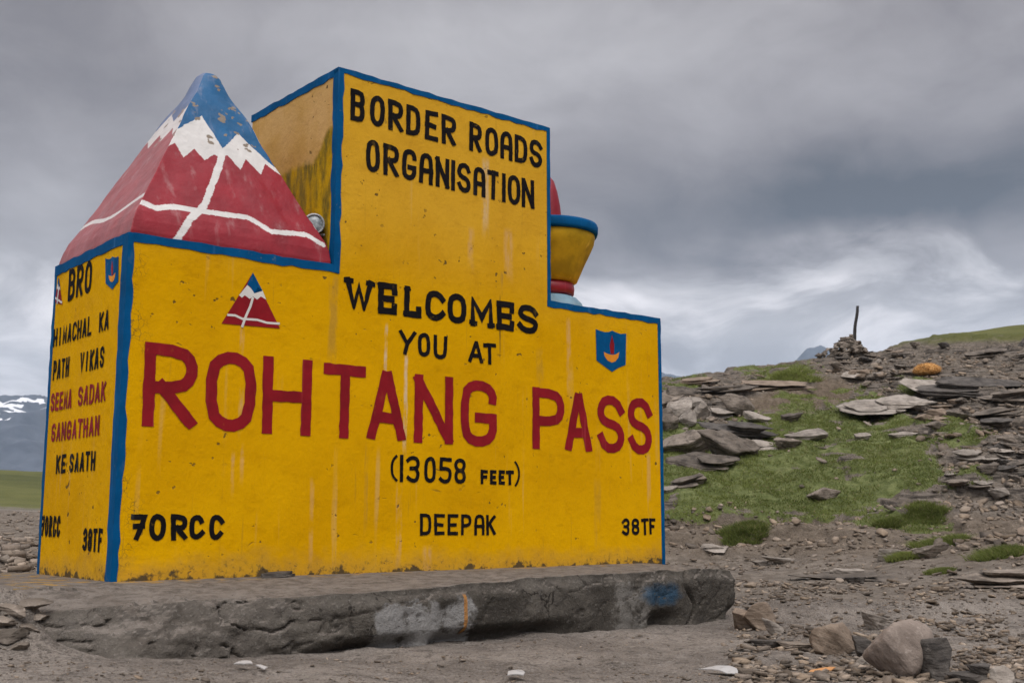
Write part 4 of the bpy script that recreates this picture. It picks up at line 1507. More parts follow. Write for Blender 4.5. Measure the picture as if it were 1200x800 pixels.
c = nt.mix(nt.ramp(pit, 0.64, 0.74, 0, 0.5), c, (0.24, 0.225, 0.205))
# dust and earth lying on the flat top and all over the weathered left part
topm = nt.ramp(nzv, 0.55, 0.9)
earth = nt.mix(nt.ramp(nm, 0.36, 0.62), (0.110, 0.094, 0.079), (0.205, 0.180, 0.156))
earth = nt.mix(nt.ramp(nt.noise(co, 32, 6, 0.72), 0.46, 0.34, 0, 0.7), earth, (0.05, 0.042, 0.035))
earth = nt.mix(nt.ramp(nf2, 0.54, 0.68, 0, 0.5), earth, (0.30, 0.275, 0.245))
wl = nt.math('MULTIPLY', nt.ramp(nt.math('ADD', x, nt.math('MULTIPLY', nb, 0.9)), 1.5, 0.5, 0, 0.30), 1.0)
c = nt.mix(nt.math('MAXIMUM', topm, wl), c, earth)
# old whitewash
def box_mask(x0, x1, z0, z1, soft, amt):
    a = nt.math('MULTIPLY', nt.ramp(x, x0 - soft, x0 + soft), nt.ramp(x, x1 + soft, x1 - soft))
    q = nt.math('MULTIPLY', nt.ramp(z, z0 - soft, z0 + soft), nt.ramp(z, z1 + soft, z1 - soft))
    k = nt.math('ADD', nt.math('MULTIPLY', a, q), nt.math('MULTIPLY', nt.math('SUBTRACT', nm, 0.5), 2.2))
    k = nt.math('ADD', k, nt.math('MULTIPLY', nt.math('SUBTRACT', nb, 0.5), 1.2))
    return nt.math('MULTIPLY', nt.ramp(k, 0.50, 0.95), amt)
side_m = nt.ramp(nzv, 0.7, 0.4)
ww = nt.math('MULTIPLY', box_mask(1.02, 1.78, -0.50, -0.085, 0.09, 0.75), side_m)
c = nt.mix(ww, c, (0.33, 0.325, 0.315))
ww2 = nt.math('MULTIPLY', box_mask(2.9, 3.35, -0.45, -0.02, 0.12, 0.45), side_m)
c = nt.mix(ww2, c, (0.30, 0.285, 0.26))
def spot(xc, zc, rx, rz):
    q1 = nt.math('DIVIDE', nt.math('SUBTRACT', x, xc), rx)
    q2 = nt.math('DIVIDE', nt.math('SUBTRACT', z, zc), rz)
    return nt.math('SUBTRACT', 1.0, nt.math('ADD', nt.math('MULTIPLY', q1, q1), nt.math('MULTIPLY', q2, q2)))
bs = nt.math('MULTIPLY', nt.ramp(nt.math('ADD', spot(3.42, -0.145, 0.26, 0.10), nt.math('MULTIPLY', nt.math('SUBTRACT', nm, 0.5), 1.6)), 0.05, 1.0, 0, 0.75), side_m)
c = nt.mix(bs, c, (0.015, 0.070, 0.135))
os_ = nt.math('MULTIPLY', nt.math('MULTIPLY', nt.ramp(nt.math('ABSOLUTE', nt.math('SUBTRACT', x, 1.665)), 0.015, 0.011), nt.math('MULTIPLY', nt.ramp(z, -0.30, -0.27), nt.ramp(z, -0.06, -0.08))), 0.9)
c = nt.mix(os_, c, (0.42, 0.19, 0.045))
# yellow paint splashes along the foot of the wall
yk = nt.math('MULTIPLY', nt.math('MULTIPLY', nt.ramp(y, -0.30, -0.06), topm), nt.ramp(nt.noise(co, 7, 5, 0.65), 0.52, 0.60))
c = nt.mix(nt.math('MULTIPLY', yk, 0.75), c, (0.40, 0.23, 0.03))
nt.put(b.inputs['Base Color'], c)
b.inputs['Roughness'].default_value = 0.92
b.inputs['Specular IOR Level'].default_value = 0.25
n1 = set_bump(nt, b, nt.math('ADD', nb, nm), 0.6, 0.03)
set_bump(nt, b, nt.math('ADD', nf2, nt.noise(co, 26, 6, 0.7)), 0.9, 0.016, n1)
plinth = link('plinth', me, m, smooth=True)
plinth.location = tuple(P0)
plinth.rotation_euler = (0, 0, YAW)
tag(plinth, 'cracked grey concrete plinth under the yellow monument, with faded blue and white paint smears', 'plinth')

# ================================================================== ROCKS
def rock_mat(name, dark, light, top, strata=1.0, rand=0.35, attr=None):
    m, nt, b = new_mat(name)
    co = obj_co(nt)
    geo_ = nt.n('ShaderNodeNewGeometry')
    if attr:
        co = geo_.outputs['Position']
    n1 = nt.noise(co, 3.0, 6, 0.62)
    n2 = nt.noise(nt.scale(co, (2.2, 2.2, 15)), 1.6, 5, 0.6)
    n3 = nt.noise(co, 26, 5, 0.68)
    c = nt.mix(nt.ramp(n1, 0.33, 0.66), dark, light)
    c = nt.mix(nt.ramp(n2, 0.50, 0.62, 0, 0.75 * strata), c, tuple(v * 0.35 for v in dark))
    c = nt.mix(nt.ramp(n3, 0.56, 0.70, 0, 0.5), c, top)
    c = nt.mix(nt.ramp(n3, 0.42, 0.32, 0, 0.5), c, tuple(v * 0.5 for v in dark))
    lich = nt.noise(co, 5.5, 4, 0.6)
    c = nt.mix(nt.ramp(lich, 0.66, 0.72, 0, 0.35), c, (0.30, 0.20, 0.11))
    if attr:
        vc_ = nt.n('ShaderNodeVertexColor', layer_name=attr).outputs[0]
        c = nt.mix(1.0, c, vc_, 'MULTIPLY')
    else:
        oi = nt.n('ShaderNodeObjectInfo').outputs['Random']
        k = nt.ramp(oi, 0, 1, 1 - rand, 1 + rand)
        c = nt.mix(1.0, c, nt.comb(k, k, k), 'MULTIPLY')
    nt.put(b.inputs['Base Color'], c)
    b.inputs['Roughness'].default_value = 0.85
    b.inputs['Specular IOR Level'].default_value = 0.3
    q = set_bump(nt, b, nt.math('ADD', n1, nt.math('MULTIPLY', n2, strata)), 0.6, 0.05)
    set_bump(nt, b, n3, 0.6, 0.012, q)
    return m


M_slate = rock_mat('slate', (0.096, 0.078, 0.061), (0.198, 0.166, 0.136), (0.35, 0.305, 0.26))
M_pale = rock_mat('pale_slate', (0.18, 0.155, 0.130), (0.31, 0.275, 0.238), (0.44, 0.40, 0.355), 0.6, 0.12)
M_brown = rock_mat('brown_stone', (0.16, 0.120, 0.088), (0.25, 0.195, 0.148), (0.33, 0.27, 0.21), 0.5, 0.1)
M_dark = rock_mat('dark_slate', (0.045, 0.039, 0.034), (0.105, 0.093, 0.082), (0.20, 0.18, 0.16), 1.0, 0.1)
M_gran = rock_mat('granite', (0.165, 0.132, 0.110), (0.30, 0.248, 0.210), (0.42, 0.365, 0.32), 0.12, 0.05)
M_grav = rock_mat('gravel_stone', (0.128, 0.102, 0.079), (0.232, 0.192, 0.154), (0.36, 0.31, 0.26), 0.5, 0, 'tone')


def hull_points(rnd, sx_, sy_, sz_, n=14, flat=True):
    pts = []
    for _ in range(n):
        a = rnd.uniform(0, 2 * math.pi)
        rr_ = rnd.uniform(0.72, 1.0)
        zz = rnd.choice((-1, 1)) * rnd.uniform(0.75, 1.0) if flat else rnd.uniform(-1, 1)
        if not flat:
            rr_ *= math.sqrt(max(0.05, 1 - zz * zz))
        pts.append(Vector((math.cos(a) * rr_ * sx_ / 2, math.sin(a) * rr_ * sy_ / 2, zz * sz_ / 2)))
    return pts


def add_hull(bm, pts, M=Matrix.Identity(4)):
    vs = [bm.verts.new(M @ p) for p in pts]
    r_ = bmesh.ops.convex_hull(bm, input=vs)
    junk = [g for g in r_.get('geom_interior', []) + r_.get('geom_unused', []) if isinstance(g, bmesh.types.BMVert)]
    if junk:
        bmesh.ops.delete(bm, geom=list(set(junk)), context='VERTS')


ICO = {}


def ico(n):
    if n not in ICO:
        bm = bmesh.new()
        bmesh.ops.create_icosphere(bm, subdivisions=n, radius=1.0)
        v_ = np.array([v.co[:] for v in bm.verts])
        bm.verts.index_update()
        f_ = np.array([[v.index for v in f.verts] for f in bm.faces])
        bm.free()
        ICO[n] = (v_ / np.linalg.norm(v_, axis=1)[:, None], f_)
    return ICO[n]


def cleft(seed, lx, ly, lz, sub=4, chunky=False, rounding=40.0, planes=8, lam=1.0, amp=1.0):
    """one block of cleft stone: a rounded polyhedron cut by random planes, its edges stepped along the bedding"""
    rg = np.random.default_rng(seed)
    d_, f_ = ico(sub)
    k = (0.55 if not chunky else 0.75)
    # spread the samples: flat slabs get more of them round the rim
    N_, D_ = [], []
    for i in range(planes):
        a = 2 * math.pi * (i + rg.uniform(-.38, .38)) / planes
        zt = rg.normal(-0.28, 0.22) if not chunky else rg.normal(0, 0.55)
        n_ = np.array([math.cos(a), math.sin(a), zt])
        N_.append(n_ / np.linalg.norm(n_))
        D_.append(rg.uniform(.62, 1.0) if not chunky else rg.uniform(.72, 1.0))
    for sg in (-1, 1):
        for q in range(1 if not chunky else 2):
            n_ = np.array([rg.normal(0, .12 if not chunky else .45), rg.normal(0, .12 if not chunky else .45), sg])
            N_.append(n_ / np.linalg.norm(n_))
            D_.append(rg.uniform(.8, .98))
    N_, D_ = np.array(N_), np.array(D_)
    q = np.clip(d_ @ N_.T / D_[None, :], 0, None) ** rounding
    r_ = 1.0 / q.sum(1) ** (1 / rounding)
    p = d_ * r_[:, None] * np.array([lx / 2, ly / 2, lz / 2])
    m_ = (lx + ly + lz) / 3
    f1 = 2.3 / m_
    n1_ = fbm(p[:, 0] * f1 + p[:, 2] * f1 * 1.7, p[:, 1] * f1 - p[:, 2] * f1 * 1.3, 5, seed, 0.58) - 0.5
    n2_ = fbm(p[:, 1] * f1 * 1.2 + 7, p[:, 0] * f1 * 1.1 + p[:, 2] * f1 * 2, 5, seed + 3, 0.58) - 0.5
    # bedding: whole layers stand in or out
    ang = np.arctan2(d_[:, 1], d_[:, 0])
    ly_ = vnoise(p[:, 2] / max(lz, 1e-3) * 9.0 + 40, ang * 0.9 + 20, seed + 6) - 0.5
    rim = 1 - np.abs(d_[:, 2]) ** 3
    st = lam * (0.14 if not chunky else 0.05)
    sc_ = 1 + ly_ * st * rim + n1_ * 0.16 * amp
    p[:, 0] *= sc_
    p[:, 1] *= sc_
    p[:, 2] += n2_ * lz * (0.22 if not chunky else 0.16) * amp
    return p, f_


def slab_stack(seed, lx, ly, lz, layers=1, sub=4, chunky=False, rounding=40.0, planes=8, lam=1.0, amp=1.0):
    rnd = random.Random(seed)
    vs, fs, off_ = [], [], 0
    z_ = 0
    for i in range(layers):
        th = lz / layers * rnd.uniform(0.85, 1.3)
        k = 1 - 0.25 * i / max(1, layers - 1) if layers > 1 else 1
        p, f_ = cleft(seed * 7 + i, lx * k, ly * k, th, sub, chunky, rounding, planes, lam, amp)
        a = rnd.uniform(-.5, .5) * (i > 0)
        tx, ty = rnd.uniform(-.08, .08), rnd.uniform(-.08, .08)
        ca, sa = math.cos(a), math.sin(a)
        x_ = p[:, 0] * ca - p[:, 1] * sa + rnd.uniform(-.24, .24) * lx * (i > 0)
        y_ = p[:, 0] * sa + p[:, 1] * ca + rnd.uniform(-.05, .25) * ly * (i > 0)
        vs.append(np.stack([x_, y_, p[:, 2] + x_ * tx + y_ * ty + z_ + th / 2], -1))
        fs.append(f_ + off_)
        off_ += len(p)
        z_ += th * 0.72
    return np_mesh('rock', np.vstack(vs), np.vstack(fs))


def plates(seed, lx, ly, lz, lam=4, n=18, stepped=0.10):
    """cleaved slate: thin laminae with ragged broken outlines, one upon another"""
    rg = np.random.default_rng(seed)
    k = 7
    an = np.sort((np.arange(k) + rg.uniform(-.42, .42, k)) * 2 * math.pi / k)
    D_ = rg.uniform(.62, 1.0, k)
    th = np.sort((np.arange(n) + rg.uniform(-.3, .3, n)) * 2 * math.pi / n)
    r0 = (np.clip(np.cos(th[:, None] - an[None, :]) / D_[None, :], 1e-3, None) ** 16).sum(1) ** (-1 / 16)
    r0 = np.minimum(r0, 1.15)
    vs, fs4, fsn = [], [], []
    z_ = 0.0
    tk = rg.dirichlet(np.ones(lam) * 3) * lz
    cx_, cy_, sc_ = 0.0, 0.0, 1.0
    tx, ty = rg.normal(0, .03), rg.normal(0, .03)
    for i in range(lam):
        r_ = r0 * sc_ * (1 + rg.normal(0, .035, n))
        for ins in (0.985, 1.0, 0.97):
            zz = z_ + tk[i] * {0.985: 0.0, 1.0: 0.55, 0.97: 1.0}[ins]
            x_ = np.cos(th) * r_ * ins * lx / 2 + cx_
            y_ = np.sin(th) * r_ * ins * ly / 2 + cy_
            vs.append(np.stack([x_, y_, zz + x_ * tx + y_ * ty + rg.normal(0, tk[i] * .06, n)], -1))
        z_ += tk[i] * 0.97
        if rg.random() < .65:
            sc_ *= rg.uniform(1 - stepped * 2.2, 1.0)
            cx_ += rg.uniform(-1, 1) * lx * stepped * .5
            cy_ += rg.uniform(-.2, 1) * ly * stepped * .5
    vs = np.vstack(vs)
    me = bpy.data.meshes.new('slate')
    faces = []
    for i in range(lam):
        b0 = i * 3 * n
        for q in range(2):
            a = b0 + q * n
            for j in range(n):
                j2 = (j + 1) % n
                faces.append((a + j, a + j2, a + n + j2, a + n + j))
        faces.append(tuple(range(b0 + 2 * n, b0 + 3 * n)))
        faces.append(tuple(range(b0 + n - 1, b0 - 1, -1)))
    me.from_pydata(vs.tolist(), [], faces)
    me.validate()
    return me


def place_rock(name, label, cat, px_, py_, wpx, hm, mat, depth=0.7, layers=1, seed=1, yaw=None, sink=0.25, tilt=(0, 0), chunky=False, group=None, up=0.0, rounding=40.0, lam=1.0, sub=5, amp=1.0, cuts=0, pts=0):
    """rock standing where the photograph has it: px_,py_ its foot, wpx its width in the photograph, hm its thickness in metres"""
    p, d = ground_hit(px_, py_)
    wid = wpx / FPX * d * 1.03
    if not chunky:
        wid *= 0.84
    me = slab_stack(seed, wid * 1.06, wid * depth, hm, layers, sub, chunky, rounding, 8, lam, amp)
    o = link(name, me, mat, smooth=rounding < 10)
    o.location = (p[0], p[1], p[2] - hm * sink + up)
    o.rotation_euler = (tilt[0] + (0.30 if d > 19 else 0.06), tilt[1], yaw if yaw is not None else random.Random(seed).uniform(-0.25, 0.25))
    tag(o, label, cat, group)
    return o


HERO = []
def hr(px_, wpx):
    HERO.append((px_[0], px_[1], wpx))


def rock(label, px_, py_, wpx, hm, mat, **kw):
    HERO.append((px_, py_, wpx))
    return place_rock(kw.pop('name', 'rock'), label, kw.pop('cat', 'rock'), px_, py_, wpx, hm, mat, **kw)


# outcrop above the turf, beside the monument's right edge
rock('broad layered grey rock lowest of the outcrop beside the monument', 820, 546, 74, 0.36, M_slate, depth=.8, layers=2, seed=3, tilt=(.05, .06), name='layered_rock')
rock('bulky rounded grey rock at the back of the outcrop beside the monument', 848, 533, 64, 0.62, M_slate, depth=.7, layers=1, seed=12, amp=1.4, name='layered_rock', tilt=(.15, .28))
rock('long grey rock leaning behind the bulky one of the outcrop', 812, 530, 70, 0.55, M_slate, depth=.6, layers=1, seed=17, name='layered_rock', tilt=(.15, -.26), amp=1.3)
rock('dark jagged layered rock above the outcrop on the turf', 880, 515, 84, 0.62, M_dark, depth=.6, layers=3, seed=21, name='layered_rock', tilt=(0, .14), amp=1.3)
rock('pale topped slab lying on the dark jagged rock', 886, 495, 36, 0.16, M_pale, depth=.8, layers=1, seed=22, name='slate_slab', sink=0, tilt=(0, .05))
rock('flat pale slab reaching right from the dark jagged rock', 946, 515, 62, 0.17, M_pale, depth=.55, layers=1, seed=23, name='slate_slab', tilt=(0, -.10))
rock('grey square faced slab below the flat pale one', 922, 528, 34, 0.30, M_slate, depth=.6, layers=1, seed=24, name='slate_slab')
rock('broken pale rock between the outcrop and the square faced slab', 890, 527, 44, 0.34, M_pale, depth=.7, layers=2, seed=25, name='broken_rock', chunky=True)
rock('smooth round grey boulder on the brown bank', 868, 488, 32, 0.52, M_slate, depth=.8, seed=26, chunky=True, rounding=6.0, lam=.2, name='boulder', sink=.15)
rock('pale flat rock left of the round grey boulder', 838, 492, 40, 0.36, M_pale, depth=.7, seed=27, layers=2, name='broken_rock', tilt=(.25, 0))
rock('broad flat grey slab with a dark underside in the upper turf', 1024, 488, 64, 0.26, M_pale, depth=1.3, seed=28, layers=2, name='slate_slab', sink=.05)
rock('pale slab lying behind the broad flat one in the upper turf', 1052, 478, 58, 0.20, M_pale, depth=.9, seed=29, name='slate_slab', sink=.1)
rock('smooth grey slab tipped towards the viewer above the broad flat one', 1081, 458, 40, 0.20, M_pale, depth=.9, seed=30, name='slate_slab', sink=.1, tilt=(.22, 0))
rock('small dark wedge of slate in the turf above the flat pale slab', 926, 493, 27, 0.26, M_slate, depth=.6, seed=31, name='slate_slab', tilt=(0, -.18))
rock('low slate slab poking out of turf below the outcrop', 797, 570, 40, 0.28, M_slate, depth=.7, layers=2, seed=32, name='slate_slab', tilt=(0, -.16))
rock('small grey slate right of the low slab in the turf', 822, 567, 20, 0.18, M_slate, depth=.8, seed=33, name='slate_slab', tilt=(0, -.2))
rock('white stone flush with the monument\'s right edge in the turf', 784, 577, 16, 0.10, M_pale, depth=.8, seed=34, name='slate_slab')
rock('tan and grey slab on the bare earth right of the turf', 1138, 543, 32, 0.22, M_pale, depth=.8, seed=35, layers=2, name='slate_slab')
rock('dark blue grey stone below the tan slab', 1157, 556, 18, 0.22, M_slate, depth=.8, seed=36, chunky=True, name='stone')
rock('white rounded stone in the middle of the turf', 1010, 515, 20, 0.12, M_pale, depth=.6, seed=37, name='stone')
rock('white flat stone at the turf\'s upper right corner', 1056, 513, 30, 0.11, M_pale, depth=.5, seed=38, name='stone')
rock('big dark overhanging ledge at the right end of the track', 1180, 690, 92, 0.24, M_slate, depth=.7, layers=3, seed=39, name='layered_rock', sink=.1, tilt=(0, -.06))
rock('long low bedrock slab with a pale broken edge by the track', 1022, 680, 92, 0.15, M_slate, depth=.9, layers=2, seed=40, name='bedrock_slab', sink=.3, tilt=(.05, -.05))
rock('pale block at the left end of the bedrock slab', 991, 676, 28, 0.15, M_pale, depth=.6, seed=41, name='broken_rock', chunky=True)
rock('pale square stone on the upper edge of the bedrock slab', 1041, 655, 26, 0.17, M_pale, depth=.7, seed=42, name='stone', chunky=True, pts=10)
rock('grey block stone nestled in grass above the bedrock slab', 1084, 654, 22, 0.22, M_slate, depth=.8, seed=43, name='stone', chunky=True, pts=11, sink=.15)
rock('small dark stone at the foot of the bedrock slab', 1002, 684, 20, 0.10, M_dark, depth=.8, seed=44, name='stone')
rock('long white stone strip on the bank behind the plinth', 918, 659, 40, 0.09, M_pale, depth=.35, seed=45, name='slate_slab', yaw=.5)
rock('short white stone left of the long white strip', 893, 663, 22, 0.07, M_pale, depth=.4, seed=46, name='slate_slab', yaw=.35)
rock('knobbly white stone cluster on the bank behind the plinth', 838, 647, 28, 0.14, M_pale, depth=.6, seed=47, layers=2, name='broken_rock', chunky=True)
# the near heap between plinth and boulder
rock('big tan grey speckled boulder in the right foreground', 1043, 793, 60, 0.31, M_gran, depth=.85, seed=71, chunky=True, rounding=5.0, sub=6, lam=.15, amp=.6, name='boulder', sink=.08, tilt=(0, .30), yaw=.15)
rock('black angular stone wedged under the big tan boulder', 1096, 792, 34, 0.15, M_dark, depth=.9, seed=52, chunky=True, name='stone', sink=.1)
rock('black splinter standing left of the big tan boulder', 1012, 770, 20, 0.10, M_dark, depth=.7, seed=53, chunky=True, name='stone', sink=.1)
rock('white stone lying behind the big tan boulder', 1022, 738, 32, 0.08, M_pale, depth=.7, seed=54, name='stone', tilt=(0, .3), sink=0)
rock('tan rounded stone against the plinth\'s right end', 872, 737, 26, 0.17, M_brown, depth=.9, seed=55, chunky=True, pts=30, name='stone', sink=.15)
rock('grey brown stone right of the tan rounded one by the plinth', 891, 737, 34, 0.16, M_brown, depth=.8, seed=56, chunky=True, pts=24, name='stone', sink=.15)
rock('small white pointed stone near the plinth\'s right end', 909, 744, 17, 0.10, M_pale, depth=.8, seed=57, chunky=True, name='stone', sink=.1)
rock('brown triangular stone set on edge in the foreground', 966, 766, 42, 0.17, M_brown, depth=.6, seed=58, chunky=True, pts=12, name='stone', sink=.15, tilt=(0, .4))
rock('thin dark slate sheet below the white pointed stone', 905, 760, 50, 0.05, M_dark, depth=.5, seed=59, name='slate_slab', yaw=-.5, sink=0)
rock('long pale slate sheet in front of the brown triangular stone', 932, 762, 40, 0.045, M_slate, depth=.4, seed=60, name='slate_slab', yaw=-.35, sink=0)
rock('yellowish pebble at the foot of the big tan boulder', 1012, 780, 12, 0.045, M_pale, depth=.8, seed=61, chunky=True, name='pebble')
rock('dark brown broken stone right of the black angular one', 1140, 799, 40, 0.11, M_dark, depth=.8, seed=62, layers=2, name='broken_rock')
rock('smooth white grey stone at the lower right corner', 1172, 801, 26, 0.09, M_pale, depth=.8, seed=63, chunky=True, name='stone')
rock('broken dark concrete flake lying at the foot of the yellow wall', 342, 700, 46, 0.05, M_dark, depth=.5, seed=64, name='flake') if False else None

for i, (a, c_, wp, hm) in enumerate(((12, 718, 26, .05), (36, 710, 34, .045), (30, 736, 24, .05), (8, 748, 30, .06), (24, 760, 20, .04), (46, 724, 22, .04), (2, 732, 28, .05))):
    place_rock('rubble_stone', 'broken dusty stone in the rubble at the left end of the plinth', 'rock', a, c_, wp, hm, M_slate,
               depth=.8, seed=160 + i, layers=1, group='rubble stones left of the plinth', chunky=True, sink=.4)
# ledges of bedrock showing along the ridge and in the scree
for (lab, a, c_, wp, hm, sd, mt) in (
        ('low brown ledge running along the top of the bare bank', 905, 457, 92, 0.34, 81, M_brown),
        ('grey ledge left of the brown one under the skyline', 852, 462, 76, 0.36, 82, M_slate),
        ('brown earthy hump of rock on the skyline near the monument', 826, 452, 60, 0.30, 83, M_brown),
        ('long dark ledge under the orange mound', 1134, 462, 130, 0.46, 84, M_dark),
        ('pale blunt ledge at the right edge of the scree', 1190, 467, 70, 0.40, 85, M_slate),
        ('stacked dark ledge high on the right of the scree', 1160, 416, 58, 0.30, 86, M_slate),
        ('thin long ledge below the blunt pale one', 1180, 488, 64, 0.20, 87, M_slate)):
    rock(lab, a, c_, wp, hm, mt, depth=.35, layers=3, seed=sd, name='rock_ledge', tilt=(0, -.06), sink=.3)

# heap of broken white rock right behind the monument's edge
for i, (a, c_, wp) in enumerate(((785, 478, 34), (800, 486, 30), (779, 492, 24), (812, 478, 26), (797, 470, 30), (822, 488, 18), (783, 502, 26), (806, 497, 22))):
    HERO.append((a, c_, wp))
    place_rock('broken_rock', 'jagged pale stone in the broken heap beside the monument\'s right edge', 'rock', a, c_, wp, 0.42, M_pale if i % 2 else M_slate,
               depth=.8, seed=120 + i, chunky=True, pts=12, layers=1, group='stones of the broken heap beside the monument', tilt=(.2, -.2))

# ------------------------------------------------------------------ cairn, post, orange mound
pc_, dc_ = ground_hit(988, 419)
rnd = random.Random(5)
bm = bmesh.new()
sc_ = dc_ / FPX
for i in range(130):
    t = rnd.random()
    ang = rnd.uniform(0, 2 * math.pi)
    hgt = (1 - t) ** 0.8
    rx = 30 * sc_ * t ** 0.9
    s_ = rnd.uniform(.14, .42)
    M = Matrix.Translation((rx * math.cos(ang) + hgt * 9 * sc_, rx * math.sin(ang) * 0.8, hgt * 25 * sc_ * rnd.uniform(.6, 1.0))) @ \
        Matrix.Rotation(rnd.uniform(0, 3), 4, 'Z') @ Matrix.Rotation(rnd.uniform(-.5, .5), 4, 'X')
    add_hull(bm, hull_points(rnd, s_ * 1.3, s_, s_ * .6, 11, False), M)
cme = bm_mesh('cairn', bm)
cairn = link('cairn', cme, M_slate)
cairn.location = (pc_[0], pc_[1], pc_[2] - 0.12)
tag(cairn, 'cone shaped heap of stones on the skyline holding the dark post', 'cairn')

m, nt, b = new_mat('weathered_dark_wood')
nt.put(b.inputs['Base Color'], nt.mix(nt.noise(nt.scale(obj_co(nt), (8, 8, 1)), 3, 4), (0.010, 0.009, 0.009), (0.030, 0.027, 0.026)))
b.inputs['Roughness'].default_value = 0.8
bm = bmesh.new()
segs = 10
n_ = 8
rings = []
for k in range(segs + 1):
    t = k / segs
    cx_ = 7 * sc_ * t + 0.012 * math.sin(t * 9)
    rr_ = 0.072 - 0.014 * t
    rings.append([bm.verts.new((cx_ + rr_ * math.cos(a) * (1 + .1 * math.sin(3 * a + k)), rr_ * math.sin(a), -0.35 + (0.35 + 39 * sc_) * t)) for a in [2 * math.pi * i / n_ for i in range(n_)]])
for k in range(segs):
    for i in range(n_):
        bm.faces.new([rings[k][i], rings[k][(i + 1) % n_], rings[k + 1][(i + 1) % n_], rings[k + 1][i]])
bm.faces.new(rings[-1])
bm.faces.new(rings[0][::-1])
post = link('post', bm_mesh('post', bm), m, smooth=True)
rp_ = ray_np(999.5, 398)
tq = math.hypot(pc_[0], pc_[1]) / math.hypot(rp_[0], rp_[1])
post.location = tuple(CAMP + rp_ * tq)
tag(post, 'thin dark leaning post standing in the cairn on the skyline', 'post')

po, do = ground_hit(1087, 440)
bm = bmesh.new()
bmesh.ops.create_icosphere(bm, subdivisions=5, radius=1.0)
wo_ = 30 / FPX * do
for v in bm.verts:
    p = v.co.copy()
    n_ = float(fbm(np.array([p.x * 2 + p.z * 3]), np.array([p.y * 2 + p.z]), 4, 401)[0]) - .5
    n2_ = float(fbm(np.array([p.x * 14 + p.z * 9]), np.array([p.y * 14 + p.z * 11]), 3, 403)[0]) - .5
    k = 1 + n_ * .22 + n2_ * .09
    v.co = Vector((p.x * wo_ / 2 * k, p.y * wo_ * .42 * k, p.z * 15 / FPX * do * .62 * k * (1 if p.z > 0 else .4)))
m, nt, b = new_mat('orange_tuft')
nt.put(b.inputs['Base Color'], nt.mix(nt.ramp(nt.noise(obj_co(nt), 9, 5, .7), .38, .62), (0.40, 0.185, 0.045), (0.58, 0.33, 0.12)))
b.inputs['Roughness'].default_value = 0.95
set_bump(nt, b, nt.noise(obj_co(nt), 30, 5, .7), .8, .03)
mo = link('mound', bm_mesh('mound', bm), m, smooth=True)
mo.location = (po[0], po[1], po[2] + 0.02)
rg = np.random.default_rng(33)
nb_ = 2600
q = rg.normal(0, 1, (nb_, 3))
q[:, 2] = np.abs(q[:, 2])
q /= np.linalg.norm(q, axis=1)[:, None]
hz_ = 15 / FPX * do * .60
root = q * np.array([wo_ / 2 * .93, wo_ * .40, hz_ * .93])
tipv = root + q * 0.045 + rg.normal(0, .025, (nb_, 3))
sd_ = np.cross(q, rg.normal(0, 1, (nb_, 3)))
sd_ /= np.linalg.norm(sd_, axis=1)[:, None]
bv = np.stack([root - sd_ * .016, root + sd_ * .016, tipv], 1).reshape(-1, 3)
kk = rg.uniform(0, 1, nb_)[:, None]
bc = np.repeat(np.array([.42, .20, .05]) * (1 - kk) + np.array([.66, .44, .20]) * kk, 3, 0)
orange_blades = (bv, np.arange(nb_ * 3).reshape(-1, 3), bc)
tag(mo, 'bright orange rounded mound lying among dark slates under the skyline', 'mound')

# ------------------------------------------------------------------ scattered slabs (individuals)
PROTO = []
for i in range(12):
    rnd = random.Random(500 + i)
    PROTO.append(slab_stack(500 + i, 1.0, rnd.uniform(.45, .9), rnd.uniform(.09, .26), 1 + (i % 5 == 0), 4, False, 60.0, 6, 1.2, 1.0) if i % 4 else
                 slab_stack(500 + i, 1.0, rnd.uniform(.6, .85), rnd.uniform(.30, .5), 1, 4, True, 50.0, 8, .8, 1.2))
    pass
for me_p in PROTO:
    me_p.name = 'slate_fragment'
cand = []
tries = 0
rs = random.Random(77)


def free_spot(a, c_, pad=3):
    for (hx, hy, hw) in HERO:
        if abs(a - hx) < hw * .5 + pad and -hw * .35 - pad < c_ - hy < pad + 3:
            return False
    return True


def region_density(a, c_):
    """how stony the photograph is here: 0..1"""
    if c_ < 412 - max(0, (a - 1000)) * 0.06:
        return 0.0
    g = float(max(poly_soft(np.array([a]), np.array([c_]), p, 6)[0] for p in GRASS_POLYS))
    bnk = float(poly_soft(np.array([a]), np.array([c_]), [(862, 482), (872, 464), (955, 444), (1000, 446), (992, 466), (940, 484)], 4)[0])
    base = 0.9 if c_ < 560 else (0.28 if c_ < 660 else 0.2)
    if a > 980 and c_ < 520:
        base = 1.6
    return base * (1 - g * .98) * (1 - bnk * .95)


